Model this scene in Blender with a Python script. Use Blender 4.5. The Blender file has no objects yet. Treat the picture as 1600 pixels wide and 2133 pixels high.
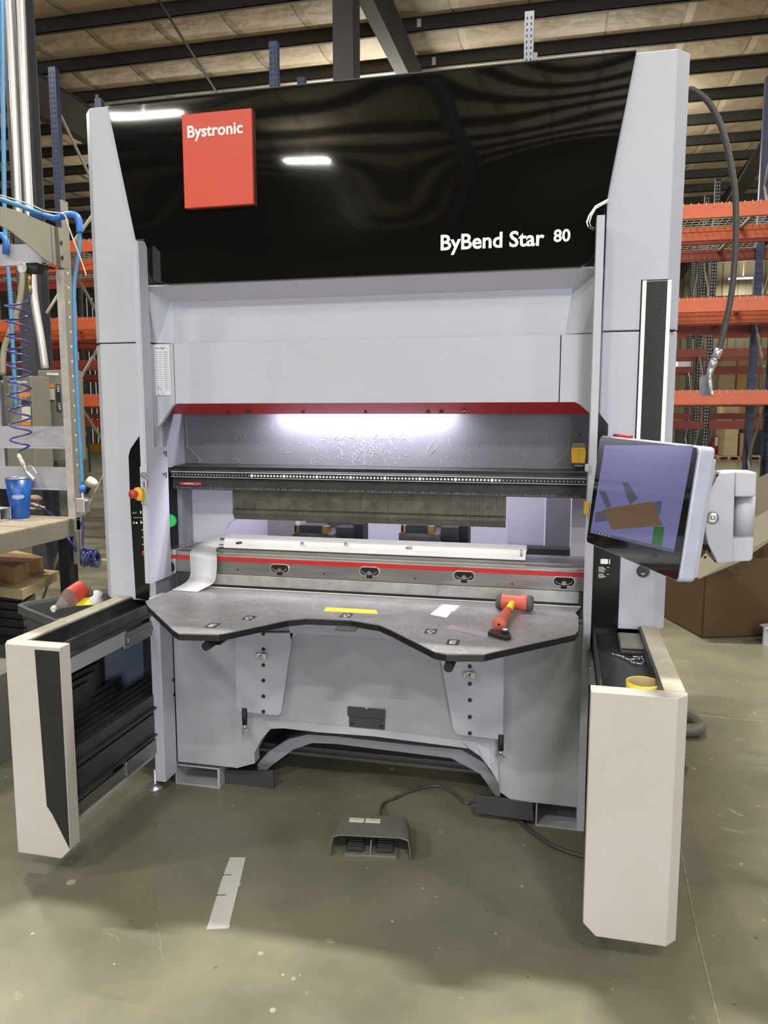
import bpy, math, random
from mathutils import Vector, Matrix
random.seed(7)
sc = bpy.context.scene
col = sc.collection
R = math.radians
# ---------------------------------------------------------------- camera
F, CX, CY = 1600.0, 800.0, 1066.5
YAW, PITCH, CH = R(13.1), R(7.15), 1.55
cam = bpy.data.objects.new('camera', bpy.data.cameras.new('camera'))
col.objects.link(cam)
cam.location = (0, 0, CH)
cam.rotation_euler = (R(90) - PITCH, 0, YAW)
cam.data.sensor_fit = 'HORIZONTAL'
cam.data.sensor_width = 36
cam.data.lens = 36 * F / 1600
cam.data.clip_start = 0.05
cam.data.clip_end = 200
sc.camera = cam
# ---------------------------------------------------------------- world and exposure
WORLDS = 0.55
w = bpy.data.worlds.new('world'); sc.world = w; w.use_nodes = True
w.node_tree.nodes['Background'].inputs[0].default_value = (0.80, 0.84, 1.0, 1)
w.node_tree.nodes['Background'].inputs[1].default_value = WORLDS
sc.view_settings.view_transform = 'Standard'
sc.view_settings.look = 'None'
sc.view_settings.exposure = 0.0
sc.view_settings.gamma = 1.0
sc.view_settings.use_curve_mapping = False
def area(name, loc, target, sx, sy, power, color, parent=None):
    l = bpy.data.lights.new(name, 'AREA'); l.shape = 'RECTANGLE'; l.size = sx; l.size_y = sy
    l.energy = power; l.color = color
    o = bpy.data.objects.new(name, l); col.objects.link(o)
    o.location = loc
    d = Vector(target) - Vector(loc)
    o.rotation_euler = d.to_track_quat('-Z', 'Y').to_euler()
    return o
DOORP = 1250
# daylight coming in through the dock door behind and to the right of the photographer
area('dock_door_daylight', (5.6, -17.8, 2.7), (-0.8, 2.8, 1.2), 6.4, 4.6, DOORP, (0.84, 0.89, 1.0))
STRIP_POWER = 310
STRIP_COLOR = (1.0, 0.965, 0.87)
STRIPS = [(-7.8, -8.1), (-5.7, -12.6), (3.6, -9.0), (5.2, -15.2), (1.9, -3.9), (-2.6, -4.4), (7.0, -2.6), (-8.0, -2.0),
          (-6.2, 5.6), (-0.4, 4.1), (7.6, 6.2), (-12.0, 10.0), (9.5, 12.0), (-3.6, 16.2), (-6.6, 19.0), (0.4, 18.2), (-9.8, 20.0), (-2.0, 20.5), (-5.0, 26.5),
          (7.2, 35.9), (7.0, 21.5), (-1.5, 33.5), (-11.0, 33.0)]
# ---------------------------------------------------------------- helpers
fw = Vector((-math.sin(YAW) * math.cos(PITCH), math.cos(YAW) * math.cos(PITCH), -math.sin(PITCH)))
rt = Vector((math.cos(YAW), math.sin(YAW), 0))
up = rt.cross(fw)
CAM = Vector((0, 0, CH))
def at(x, y, X=None, Y=None, Z=None):
    d = fw * F + rt * (x - CX) - up * (y - CY)
    if X is not None: t = (X - CAM.x) / d.x
    elif Y is not None: t = (Y - CAM.y) / d.y
    else: t = (Z - CAM.z) / d.z
    return CAM + d * t
def atp(x, y, P, n):
    d = fw * F + rt * (x - CX) - up * (y - CY)
    return CAM + d * ((P - CAM).dot(n) / d.dot(n))
WORLD = {}
class MB:
    def __init__(s): s.v = []; s.f = []; s.m = []; s.cur = 0; s.sm = []; s.smooth = False
    def add(s, vs, fs):
        b = len(s.v); s.v += [Vector(p) for p in vs]
        for f in fs: s.f.append([b + i for i in f]); s.m.append(s.cur); s.sm.append(s.smooth)
        return s
    def box(s, x0, x1, y0, y1, z0, z1):
        x0, x1 = sorted((x0, x1)); y0, y1 = sorted((y0, y1)); z0, z1 = sorted((z0, z1))
        return s.add([(x0,y0,z0),(x1,y0,z0),(x1,y1,z0),(x0,y1,z0),(x0,y0,z1),(x1,y0,z1),(x1,y1,z1),(x0,y1,z1)],
                     [(3,2,1,0),(4,5,6,7),(0,1,5,4),(1,2,6,5),(2,3,7,6),(3,0,4,7)])
    def hexa(s, a, b):
        # solid between two loops with the same number of points
        n = len(a)
        return s.add(list(a) + list(b), [tuple(range(n))[::-1], tuple(range(n, 2*n))] + [(i, (i+1) % n, n + (i+1) % n, n + i) for i in range(n)])
    def prism(s, pts, ax, d0, d1):
        # pts: 2d outline; ax 'Y' -> (x,z), 'Z' -> (x,y), 'X' -> (y,z)
        g = {'Y': lambda p, d: (p[0], d, p[1]), 'Z': lambda p, d: (p[0], p[1], d), 'X': lambda p, d: (d, p[0], p[1])}[ax]
        return s.hexa([g(p, d0) for p in pts], [g(p, d1) for p in pts])
    def slab(s, pts, n, t):
        n = Vector(n).normalized()
        return s.hexa([Vector(p) for p in pts], [Vector(p) + n * t for p in pts])
    def bar(s, a, b, w_, h_, upv=(0, 0, 1)):
        a = Vector(a); b = Vector(b); d = (b - a).normalized(); u = Vector(upv)
        if abs(d.dot(u)) > 0.95: u = Vector((0, 1, 0))
        r = d.cross(u).normalized(); u = r.cross(d)
        q = [r*w_/2 + u*h_/2, -r*w_/2 + u*h_/2, -r*w_/2 - u*h_/2, r*w_/2 - u*h_/2]
        return s.hexa([a + k for k in q], [b + k for k in q])
    def cyl(s, a, b, r0, r1=None, n=16):
        r1 = r0 if r1 is None else r1
        a = Vector(a); b = Vector(b); d = (b - a).normalized()
        u = d.orthogonal().normalized(); v = d.cross(u)
        A = [a + (u*math.cos(2*math.pi*i/n) + v*math.sin(2*math.pi*i/n)) * r0 for i in range(n)]
        B = [b + (u*math.cos(2*math.pi*i/n) + v*math.sin(2*math.pi*i/n)) * r1 for i in range(n)]
        base = len(s.v); s.v += A + B
        s.f.append(list(range(base, base+n))[::-1]); s.m.append(s.cur); s.sm.append(False)
        s.f.append(list(range(base+n, base+2*n))); s.m.append(s.cur); s.sm.append(False)
        for i in range(n):
            s.f.append([base+i, base+(i+1) % n, base+n+(i+1) % n, base+n+i]); s.m.append(s.cur); s.sm.append(True)
        return s
    def lathe(s, prof, o, axis=(0,0,1), n=24):
        # prof: (radius, height) pairs along axis
        o = Vector(o); d = Vector(axis).normalized(); u = d.orthogonal().normalized(); v = d.cross(u)
        base = len(s.v)
        for r, h in prof:
            for i in range(n):
                a = 2*math.pi*i/n
                s.v.append(o + d*h + (u*math.cos(a) + v*math.sin(a))*max(r, 1e-4))
        for k in range(len(prof)-1):
            for i in range(n):
                s.f.append([base+k*n+i, base+k*n+(i+1) % n, base+(k+1)*n+(i+1) % n, base+(k+1)*n+i]); s.m.append(s.cur); s.sm.append(True)
        return s
    def tube(s, pts, r, n=8, rs=None):
        pts = [Vector(p) for p in pts]; N = len(pts); base = len(s.v); u = None
        for i, p in enumerate(pts):
            d = (pts[min(i+1, N-1)] - pts[max(i-1, 0)]).normalized()
            u = d.orthogonal().normalized() if u is None else (u - d*u.dot(d)).normalized()
            v = d.cross(u); rr = rs[i] if rs else r
            for k in range(n):
                a = 2*math.pi*k/n; s.v.append(p + (u*math.cos(a) + v*math.sin(a))*rr)
        for i in range(N-1):
            for k in range(n):
                s.f.append([base+i*n+k, base+i*n+(k+1) % n, base+(i+1)*n+(k+1) % n, base+(i+1)*n+k]); s.m.append(s.cur); s.sm.append(True)
        s.f.append(list(range(base, base+n))[::-1]); s.m.append(s.cur); s.sm.append(False)
        s.f.append(list(range(base+(N-1)*n, base+N*n))); s.m.append(s.cur); s.sm.append(False)
        return s
    def build(s, name, mats, parent=None, bevel=0, seg=2, norm=True):
        if not isinstance(mats, (list, tuple)): mats = [mats]
        xs = [p.x for p in s.v]; ys = [p.y for p in s.v]; zs = [p.z for p in s.v]
        c = Vector(((min(xs)+max(xs))/2, (min(ys)+max(ys))/2, (min(zs)+max(zs))/2))
        if parent is None: c.z = min(zs)
        me = bpy.data.meshes.new(name)
        me.from_pydata([p - c for p in s.v], [], s.f)
        for m_ in mats: me.materials.append(m_)
        for i, p in enumerate(me.polygons): p.material_index = s.m[i]; p.use_smooth = s.sm[i]
        me.update()
        if norm:
            import bmesh
            b = bmesh.new(); b.from_mesh(me); bmesh.ops.recalc_face_normals(b, faces=b.faces); b.to_mesh(me); b.free()
        o = bpy.data.objects.new(name, me); col.objects.link(o)
        place(o, c, parent)
        if bevel:
            bv = o.modifiers.new('bevel', 'BEVEL'); bv.width = bevel; bv.segments = seg; bv.limit_method = 'ANGLE'; bv.angle_limit = R(35)
            bv.harden_normals = False
        return o
def place(o, c, parent):
    o.location = c; WORLD[o.name] = Vector(c)
    if parent is not None:
        o.parent = parent
        o.location = Vector(c) - WORLD[parent.name]
def thing(name, loc, label, cat, group=None):
    o = bpy.data.objects.new(name, None); col.objects.link(o); o.empty_display_size = 0.1
    place(o, Vector(loc), None)
    return tag(o, label, cat, group)
def tag(o, label, cat=None, group=None, kind=None):
    if label: o['label'] = label
    if cat: o['category'] = cat
    if group: o['group'] = group
    if kind: o['kind'] = kind
    return o
def struct(o): o['kind'] = 'structure'; return o
def dup(root, delta, label=None, group=None):
    r = root.copy(); col.objects.link(r); r.location = root.location + Vector(delta)
    WORLD[r.name] = Vector(r.location)
    if label: r['label'] = label
    if group: r['group'] = group
    for ch in list(root.children):
        c = ch.copy(); col.objects.link(c); c.parent = r
        for g in list(ch.children):
            d = g.copy(); col.objects.link(d); d.parent = c
    return r
def spline(pts, n=10):
    P = [Vector(p) for p in pts]; P = [P[0]*2 - P[1]] + P + [P[-1]*2 - P[-2]]; out = []
    for i in range(1, len(P)-2):
        a, b, c, d = P[i-1:i+3]
        for k in range(n):
            t = k/n
            out.append(0.5*((2*b) + (c-a)*t + (2*a-5*b+4*c-d)*t*t + (3*b-a-3*c+d)*t**3))
    out.append(P[-2]); return out
def rrect(x0, x1, z0, z1, r, n=4):
    out = []
    for cx, cz, a0 in ((x1-r, z1-r, 0), (x0+r, z1-r, 90), (x0+r, z0+r, 180), (x1-r, z0+r, 270)):
        for k in range(n+1):
            a = R(a0 + 90*k/n); out.append((cx + r*math.cos(a), cz + r*math.sin(a)))
    return out
def text(name, body, m_, parent, origin, ux, uy, width, thick=0.0006, offset=0.0, shear=0):
    cu = bpy.data.curves.new(name, 'FONT'); cu.body = body; cu.size = 1; cu.offset = offset; cu.extrude = 0.0; cu.shear = shear
    cu.resolution_u = 3
    to = bpy.data.objects.new(name, cu); col.objects.link(to)
    bpy.context.view_layer.update()
    me = bpy.data.meshes.new_from_object(to.evaluated_get(bpy.context.evaluated_depsgraph_get()))
    col.objects.unlink(to); bpy.data.objects.remove(to)
    xs = [v.co.x for v in me.vertices]; x0, x1 = min(xs), max(xs); k = width/(x1-x0)
    ux = Vector(ux).normalized(); uy = Vector(uy).normalized(); nz = ux.cross(uy)
    mb = MB()
    vs = [Vector(origin) + ux*((v.co.x-x0)*k) + uy*(v.co.y*k) + nz*thick for v in me.vertices]
    mb.add(vs, [tuple(p.vertices) for p in me.polygons])
    bpy.data.meshes.remove(me)
    return mb.build(name, m_, parent, norm=False)
# ---------------------------------------------------------------- materials
def mat(name, c, rough=0.5, metal=0.0, var=0.0, vs=3.0, dark=None, bump=0.0, bs=60.0, rvar=0.0, scr=None, scrs=20, scrw=0.02,
        emit=None, es=1.0, coat=0.0, trans=0.0, alpha=1.0, stretch=None, spec=0.5, spots=None):
    m = bpy.data.materials.new(name); m.use_nodes = True; nt = m.node_tree; N = nt.nodes; L = nt.links
    b = N['Principled BSDF']
    c4 = (*c, 1)
    b.inputs['Base Color'].default_value = c4; b.inputs['Roughness'].default_value = rough; b.inputs['Metallic'].default_value = metal
    b.inputs['Specular IOR Level'].default_value = spec
    b.inputs['Coat Weight'].default_value = coat; b.inputs['Transmission Weight'].default_value = trans; b.inputs['Alpha'].default_value = alpha
    tc = N.new('ShaderNodeTexCoord'); mp = N.new('ShaderNodeMapping'); L.new(tc.outputs['Object'], mp.inputs[0])
    if stretch: mp.inputs['Scale'].default_value = stretch
    src = None
    if var > 0:
        nz = N.new('ShaderNodeTexNoise'); nz.inputs['Scale'].default_value = vs; nz.inputs['Detail'].default_value = 7; nz.inputs['Roughness'].default_value = 0.65
        L.new(mp.outputs[0], nz.inputs['Vector'])
        rp = N.new('ShaderNodeValToRGB'); rp.color_ramp.elements[0].position = 0.32; rp.color_ramp.elements[1].position = 0.68
        d = dark if dark else tuple(x*(1-var) for x in c)
        rp.color_ramp.elements[0].color = (*d, 1); rp.color_ramp.elements[1].color = c4
        L.new(nz.outputs['Fac'], rp.inputs[0]); src = rp.outputs[0]
        if rvar:
            mr = N.new('ShaderNodeMapRange'); mr.inputs['To Min'].default_value = rough - rvar; mr.inputs['To Max'].default_value = rough + rvar
            L.new(nz.outputs['Fac'], mr.inputs[0]); L.new(mr.outputs[0], b.inputs['Roughness'])
    for (col_, sc_, wd, mask) in ([scr] if scr and not isinstance(scr, list) else (scr or [])):
        nd = N.new('ShaderNodeTexNoise'); nd.inputs['Scale'].default_value = sc_*0.35; nd.inputs['Detail'].default_value = 3
        L.new(mp.outputs[0], nd.inputs['Vector'])
        mx0 = N.new('ShaderNodeMix'); mx0.data_type = 'VECTOR'; mx0.inputs['Factor'].default_value = 0.10
        L.new(mp.outputs[0], mx0.inputs[4]); L.new(nd.outputs['Color'], mx0.inputs[5])
        vo = N.new('ShaderNodeTexVoronoi'); vo.feature = 'DISTANCE_TO_EDGE'; vo.inputs['Scale'].default_value = sc_
        L.new(mx0.outputs[1], vo.inputs['Vector'])
        lt = N.new('ShaderNodeMath'); lt.operation = 'LESS_THAN'; lt.inputs[1].default_value = wd; L.new(vo.outputs['Distance'], lt.inputs[0])
        nm = N.new('ShaderNodeTexNoise'); nm.inputs['Scale'].default_value = sc_*0.3; nm.inputs['Detail'].default_value = 4; L.new(mp.outputs[0], nm.inputs['Vector'])
        g = N.new('ShaderNodeMapRange'); g.inputs['From Min'].default_value = mask; g.inputs['From Max'].default_value = mask+0.12; L.new(nm.outputs['Fac'], g.inputs[0])
        mu = N.new('ShaderNodeMath'); mu.operation = 'MULTIPLY'; L.new(lt.outputs[0], mu.inputs[0]); L.new(g.outputs[0], mu.inputs[1])
        mx = N.new('ShaderNodeMix'); mx.data_type = 'RGBA'; L.new(mu.outputs[0], mx.inputs['Factor'])
        if src is None: mx.inputs[6].default_value = c4
        else: L.new(src, mx.inputs[6])
        mx.inputs[7].default_value = (*col_, 1); src = mx.outputs[2]
    if spots:
        for (scol, ssc, thr) in spots:
            vo = N.new('ShaderNodeTexVoronoi'); vo.inputs['Scale'].default_value = ssc; L.new(mp.outputs[0], vo.inputs['Vector'])
            nn = N.new('ShaderNodeTexNoise'); nn.inputs['Scale'].default_value = ssc*2.2; L.new(mp.outputs[0], nn.inputs['Vector'])
            ad = N.new('ShaderNodeMath'); ad.operation = 'MULTIPLY'; L.new(vo.outputs['Distance'], ad.inputs[0]); L.new(nn.outputs['Fac'], ad.inputs[1])
            # keep only some cells
            sp = N.new('ShaderNodeSeparateColor'); L.new(vo.outputs['Color'], sp.inputs[0])
            cell = N.new('ShaderNodeMath'); cell.operation = 'LESS_THAN'; cell.inputs[1].default_value = 0.30; L.new(sp.outputs[0], cell.inputs[0])
            lt = N.new('ShaderNodeMath'); lt.operation = 'LESS_THAN'; lt.inputs[1].default_value = thr; L.new(ad.outputs[0], lt.inputs[0])
            mu = N.new('ShaderNodeMath'); mu.operation = 'MULTIPLY'; L.new(lt.outputs[0], mu.inputs[0]); L.new(cell.outputs[0], mu.inputs[1])
            mx = N.new('ShaderNodeMix'); mx.data_type = 'RGBA'; L.new(mu.outputs[0], mx.inputs['Factor'])
            if src is None: mx.inputs[6].default_value = c4
            else: L.new(src, mx.inputs[6])
            mx.inputs[7].default_value = (*scol, 1); src = mx.outputs[2]
    if src is not None: L.new(src, b.inputs['Base Color'])
    if bump:
        nb = N.new('ShaderNodeTexNoise'); nb.inputs['Scale'].default_value = bs; nb.inputs['Detail'].default_value = 3; L.new(mp.outputs[0], nb.inputs['Vector'])
        bp = N.new('ShaderNodeBump'); bp.inputs['Strength'].default_value = 1.0; bp.inputs['Distance'].default_value = bump
        L.new(nb.outputs['Fac'], bp.inputs['Height']); L.new(bp.outputs[0], b.inputs['Normal'])
    if emit:
        b.inputs['Emission Color'].default_value = (*emit, 1); b.inputs['Emission Strength'].default_value = es
    return m
WHITE = mat('white_powder_coat', (0.480, 0.500, 0.575), 0.40, var=0.07, vs=2.5, scr=((0.30, 0.30, 0.32), 34, 0.008, 0.66))
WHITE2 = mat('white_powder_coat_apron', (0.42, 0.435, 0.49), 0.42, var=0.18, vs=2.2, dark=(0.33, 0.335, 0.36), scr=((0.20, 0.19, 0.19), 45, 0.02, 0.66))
WHITEDR = mat('warm_lit_white_coat', (0.50, 0.485, 0.475), 0.42, var=0.10, vs=1.6, dark=(0.46, 0.425, 0.36), scr=((0.25, 0.24, 0.22), 30, 0.008, 0.66))  # cream tone paints in the warm light on the drawers
DIRTY = mat('dusty_cream_coat', (0.56, 0.52, 0.42), 0.55, var=0.30, vs=10, scr=((0.25, 0.22, 0.18), 55, 0.03, 0.60))
LAV = mat('interior_pale_panel', (0.58, 0.56, 0.66), 0.5, var=0.05, vs=2)
GREYP = mat('slate_grey_panel', (0.125, 0.125, 0.145), 0.36, var=0.12, vs=5, scr=((0.3, 0.3, 0.34), 130, 0.03, 0.66))
BLACK = mat('black_anodised', (0.010, 0.011, 0.012), 0.38, var=0.5, vs=9, dark=(0.03, 0.03, 0.03), spec=0.4)
MATTE = mat('matt_black', (0.012, 0.012, 0.013), 0.6, var=0.3, vs=9)
GLASSBLK = mat('black_gloss_side', (0.006, 0.006, 0.007), 0.15, var=0.3, vs=5)
RED = mat('red_paint', (0.52, 0.018, 0.018), 0.42, var=0.15, vs=8)
REDSIGN = mat('logo_red', (0.60, 0.068, 0.036), 0.45, var=0.05, vs=2)
WTXT = mat('white_lettering', (0.92, 0.92, 0.92), 0.5)
STEEL = mat('brushed_steel', (0.34, 0.335, 0.32), 0.36, 0.85, var=0.25, vs=14, stretch=(0.3, 1, 3), rvar=0.1)
STEELL = mat('bright_steel', (0.62, 0.62, 0.62), 0.28, 0.9, var=0.12, vs=12)
DSTEEL = mat('dark_oiled_steel', (0.10, 0.10, 0.105), 0.38, 0.6, var=0.45, vs=9, rvar=0.1)
PUNCH = mat('oxidised_tool_steel', (0.16, 0.150, 0.115), 0.45, 0.55, var=0.55, vs=18, dark=(0.075, 0.072, 0.062), rvar=0.1)
TABLE = mat('scratched_slate_tabletop', (0.25, 0.25, 0.262), 0.30, var=0.3, vs=7, dark=(0.17, 0.17, 0.178), bump=0.0004, bs=90,
            scr=[((0.42, 0.42, 0.42), 11, 0.006, 0.44), ((0.34, 0.34, 0.34), 30, 0.016, 0.46), ((0.40, 0.40, 0.40), 6, 0.003, 0.38), ((0.36, 0.36, 0.36), 55, 0.03, 0.52)], rvar=0.08)
BLKEDGE = mat('black_rubber_edge', (0.008, 0.008, 0.009), 0.45)
GREYPL = mat('dark_grey_plastic', (0.05, 0.052, 0.054), 0.5, var=0.2, vs=12)
PEDAL = mat('grey_green_cast_metal', (0.150, 0.152, 0.135), 0.45, var=0.2, vs=12)
RUBBER = mat('black_rubber', (0.015, 0.015, 0.016), 0.6)
LABELM = mat('cream_label', (0.70, 0.68, 0.58), 0.5, var=0.2, vs=40)
PAPER = mat('white_paper', (0.80, 0.80, 0.83), 0.6)
INK = mat('black_ink', (0.03, 0.03, 0.03), 0.6)
INKG = mat('grey_ink', (0.30, 0.30, 0.30), 0.6)
YELLOW = mat('yellow_tape', (0.85, 0.72, 0.03), 0.45, var=0.08, vs=20)
YPLAST = mat('yellow_plastic', (0.72, 0.42, 0.02), 0.4, var=0.1, vs=20)
ORRED = mat('orange_red_urethane', (0.66, 0.085, 0.05), 0.5, var=0.30, vs=16, dark=(0.50, 0.14, 0.10))
FRAMEG = mat('grey_rubber_face', (0.10, 0.105, 0.10), 0.75, var=0.4, vs=30)
FROST = mat('translucent_white_strip', (0.74, 0.75, 0.78), 0.35, alpha=0.72)
WPLASTIC = mat('white_plastic_cover', (0.82, 0.82, 0.84), 0.35, var=0.1, vs=8)
FLOOR = mat('polished_concrete', (0.215, 0.203, 0.145), 0.33, var=0.30, vs=1.7, dark=(0.128, 0.125, 0.090), rvar=0.12, bump=0.0006, bs=30,
            spots=[((0.33, 0.315, 0.24), 7.0, 0.032), ((0.44, 0.42, 0.34), 19.0, 0.040), ((0.34, 0.32, 0.24), 3.5, 0.030), ((0.09, 0.085, 0.06), 15.0, 0.035)],
            scr=[((0.19, 0.18, 0.15), 2.2, 0.005, 0.58), ((0.30, 0.29, 0.23), 14, 0.012, 0.64), ((0.33, 0.31, 0.25), 40, 0.05, 0.66)])
JOINT = mat('joint_filler', (0.30, 0.28, 0.20), 0.7, var=0.5, vs=25)
LINE = mat('floor_line_paint', (0.50, 0.47, 0.33), 0.6, var=0.3, vs=12)
BEAMG = mat('dark_primer_steel', (0.068, 0.062, 0.054), 0.6, var=0.25, vs=2)
COLM = mat('grey_brown_column_steel', (0.060, 0.052, 0.054), 0.55, var=0.2, vs=3)
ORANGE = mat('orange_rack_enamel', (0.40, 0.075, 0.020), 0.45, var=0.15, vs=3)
ORANGED = mat('dimmed_orange_rack_enamel', (0.20, 0.028, 0.013), 0.5, var=0.2, vs=3)  # darker copy of the rack orange, dimness of rear rows put into colour
BLUER = mat('navy_rack_enamel', (0.020, 0.032, 0.075), 0.45, var=0.3, vs=6)
HOLE = mat('shadowed_hole', (0.004, 0.004, 0.005), 0.8)
HOLEW = mat('painted_hole_light', (0.55, 0.55, 0.55), 0.6)  # pale colour stands in for light seen through the holes
GALV = mat('galvanised_wire', (0.33, 0.31, 0.24), 0.5, 0.3)
BENCHM = mat('grey_beige_bench_enamel', (0.215, 0.205, 0.165), 0.5, var=0.12, vs=4)
BENCHW = mat('pale_grey_sheet', (0.44, 0.44, 0.49), 0.45, var=0.15, vs=6, scr=((0.28, 0.28, 0.30), 10, 0.008, 0.62))
WOODT = mat('worn_wood_top', (0.36, 0.31, 0.23), 0.6, var=0.3, vs=6, stretch=(1, 8, 1))
CARD = mat('cardboard', (0.36, 0.22, 0.095), 0.75, var=0.15, vs=3)
CARDB = mat('brown_cardboard', (0.085, 0.048, 0.016), 0.8, var=0.15, vs=2)
CARDL = mat('pale_carton', (0.46, 0.37, 0.20), 0.7, var=0.15, vs=4)
CARDI = mat('grey_carton_inside', (0.165, 0.145, 0.10), 0.8, var=0.08, vs=2)
BLUEP = mat('blue_air_pipe', (0.075, 0.24, 0.46), 0.4, var=0.15, vs=8)
BLUEF = mat('blue_pipe_fitting', (0.035, 0.15, 0.50), 0.4)
BLUEC = mat('blue_tumbler', (0.010, 0.085, 0.34), 0.35, var=0.1, vs=20)
PURP = mat('blue_violet_hose', (0.045, 0.040, 0.20), 0.3, coat=0.3)
NAVYH = mat('navy_coil_hose', (0.012, 0.025, 0.11), 0.25, coat=0.5)
GREYH = mat('dark_grey_hose', (0.060, 0.058, 0.055), 0.5, var=0.15, vs=20)
ZINC = mat('zinc_plated', (0.62, 0.62, 0.64), 0.3, 0.85)
BRASS = mat('brass', (0.55, 0.37, 0.13), 0.35, 0.85)
CONDUIT = mat('pale_conduit', (0.62, 0.61, 0.60), 0.32, 0.5, var=0.05, vs=4)
CONDY = mat('tan_conduit', (0.30, 0.27, 0.19), 0.45)
SWBOX = mat('olive_grey_switch_enamel', (0.20, 0.195, 0.155), 0.5, var=0.06, vs=3)
ORLAB = mat('orange_warning_label', (0.72, 0.20, 0.04), 0.5)
BINM = mat('grey_bin_plastic', (0.075, 0.08, 0.085), 0.6, var=0.35, vs=20)
CLEAR = mat('clear_bottle_plastic', (0.85, 0.86, 0.85), 0.08, trans=0.85, alpha=0.75)
SIDING = mat('beige_wall_siding', (0.26, 0.23, 0.14), 0.7, var=0.05, vs=2)
GREEN = mat('green_lens', (0.02, 0.55, 0.12), 0.3, emit=(0.03, 0.6, 0.12), es=0.3)
ALU = mat('cast_aluminium_housing', (0.50, 0.54, 0.70), 0.40, 0.15, var=0.15, vs=20)
ARMG = mat('light_grey_plastic', (0.46, 0.46, 0.53), 0.45, var=0.04, vs=8)
ARMD = mat('beige_grey_cast_bracket', (0.25, 0.24, 0.205), 0.5, var=0.1, vs=8)
TUBEL = mat('lamp_diffuser', (0.9, 0.9, 0.9), 0.4, emit=(1.0, 0.97, 0.88), es=6.0)
WENAMEL = mat('white_fixture_enamel', (0.7, 0.7, 0.68), 0.5)
LEDM = mat('led_strip', (0.9, 0.9, 0.9), 0.4, emit=(0.95, 0.93, 1.0), es=8.0)
# glossy black fascia with gently rippled skin
GLOSS = bpy.data.materials.new('rippled_black_gloss'); GLOSS.use_nodes = True
_n = GLOSS.node_tree.nodes; _l = GLOSS.node_tree.links; _b = _n['Principled BSDF']
_b.inputs['Base Color'].default_value = (0.004, 0.004, 0.004, 1); _b.inputs['Roughness'].default_value = 0.035; _b.inputs['IOR'].default_value = 1.95
_t = _n.new('ShaderNodeTexCoord'); _m = _n.new('ShaderNodeMapping'); _m.inputs['Scale'].default_value = (1.0, 1, 1.5); _m.inputs['Location'].default_value = (3.3, 0, 0.4); _l.new(_t.outputs['Object'], _m.inputs[0])
_z = _n.new('ShaderNodeTexNoise'); _z.inputs['Scale'].default_value = 1.6; _z.inputs['Detail'].default_value = 0.0; _l.new(_m.outputs[0], _z.inputs['Vector'])
_p = _n.new('ShaderNodeBump'); _p.inputs['Distance'].default_value = 0.014; _p.inputs['Strength'].default_value = 1; _l.new(_z.outputs['Fac'], _p.inputs['Height']); _l.new(_p.outputs[0], _b.inputs['Normal'])
# insulation blanket: seams every 1.25 m across the bays
CEIL = bpy.data.materials.new('faced_insulation'); CEIL.use_nodes = True
_n = CEIL.node_tree.nodes; _l = CEIL.node_tree.links; _b = _n['Principled BSDF']; _b.inputs['Roughness'].default_value = 0.6
_t = _n.new('ShaderNodeTexCoord'); _s = _n.new('ShaderNodeSeparateXYZ'); _l.new(_t.outputs['Object'], _s.inputs[0])
_z = _n.new('ShaderNodeTexNoise'); _z.inputs['Scale'].default_value = 0.9; _z.inputs['Detail'].default_value = 8; _l.new(_t.outputs['Object'], _z.inputs['Vector'])
_r = _n.new('ShaderNodeValToRGB'); _r.color_ramp.elements[0].color = (0.40, 0.32, 0.21, 1); _r.color_ramp.elements[1].color = (0.58, 0.48, 0.34, 1)
_r.color_ramp.elements[0].position = 0.3; _r.color_ramp.elements[1].position = 0.7; _l.new(_z.outputs['Fac'], _r.inputs[0])
_a = _n.new('ShaderNodeMath'); _a.operation = 'MULTIPLY'; _a.inputs[1].default_value = 1/1.25; _l.new(_s.outputs[0], _a.inputs[0])
_f = _n.new('ShaderNodeMath'); _f.operation = 'FRACT'; _l.new(_a.outputs[0], _f.inputs[0])
_g = _n.new('ShaderNodeMath'); _g.operation = 'LESS_THAN'; _g.inputs[1].default_value = 0.022; _l.new(_f.outputs[0], _g.inputs[0])
_x = _n.new('ShaderNodeMix'); _x.data_type = 'RGBA'; _l.new(_g.outputs[0], _x.inputs['Factor']); _l.new(_r.outputs[0], _x.inputs[6]); _x.inputs[7].default_value = (0.22, 0.18, 0.12, 1); _l.new(_x.outputs[2], _b.inputs['Base Color'])
_z2 = _n.new('ShaderNodeTexNoise'); _z2.inputs['Scale'].default_value = 3; _l.new(_t.outputs['Object'], _z2.inputs['Vector'])
_mm = _n.new('ShaderNodeMapRange'); _mm.inputs['From Min'].default_value = 0; _mm.inputs['From Max'].default_value = 0.12; _l.new(_f.outputs[0], _mm.inputs[0])
_ad = _n.new('ShaderNodeMath'); _ad.operation = 'ADD'; _l.new(_mm.outputs[0], _ad.inputs[0]); _l.new(_z2.outputs['Fac'], _ad.inputs[1])
_p = _n.new('ShaderNodeBump'); _p.inputs['Distance'].default_value = 0.05; _l.new(_ad.outputs[0], _p.inputs['Height']); _l.new(_p.outputs[0], _b.inputs['Normal'])

# ================================================================= SETTING
m = MB(); m.add([(-30, -22, 0), (24, -22, 0), (24, 40, 0), (-30, 40, 0)], [(0, 1, 2, 3)])
floor = struct(m.build('floor', FLOOR))
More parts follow.
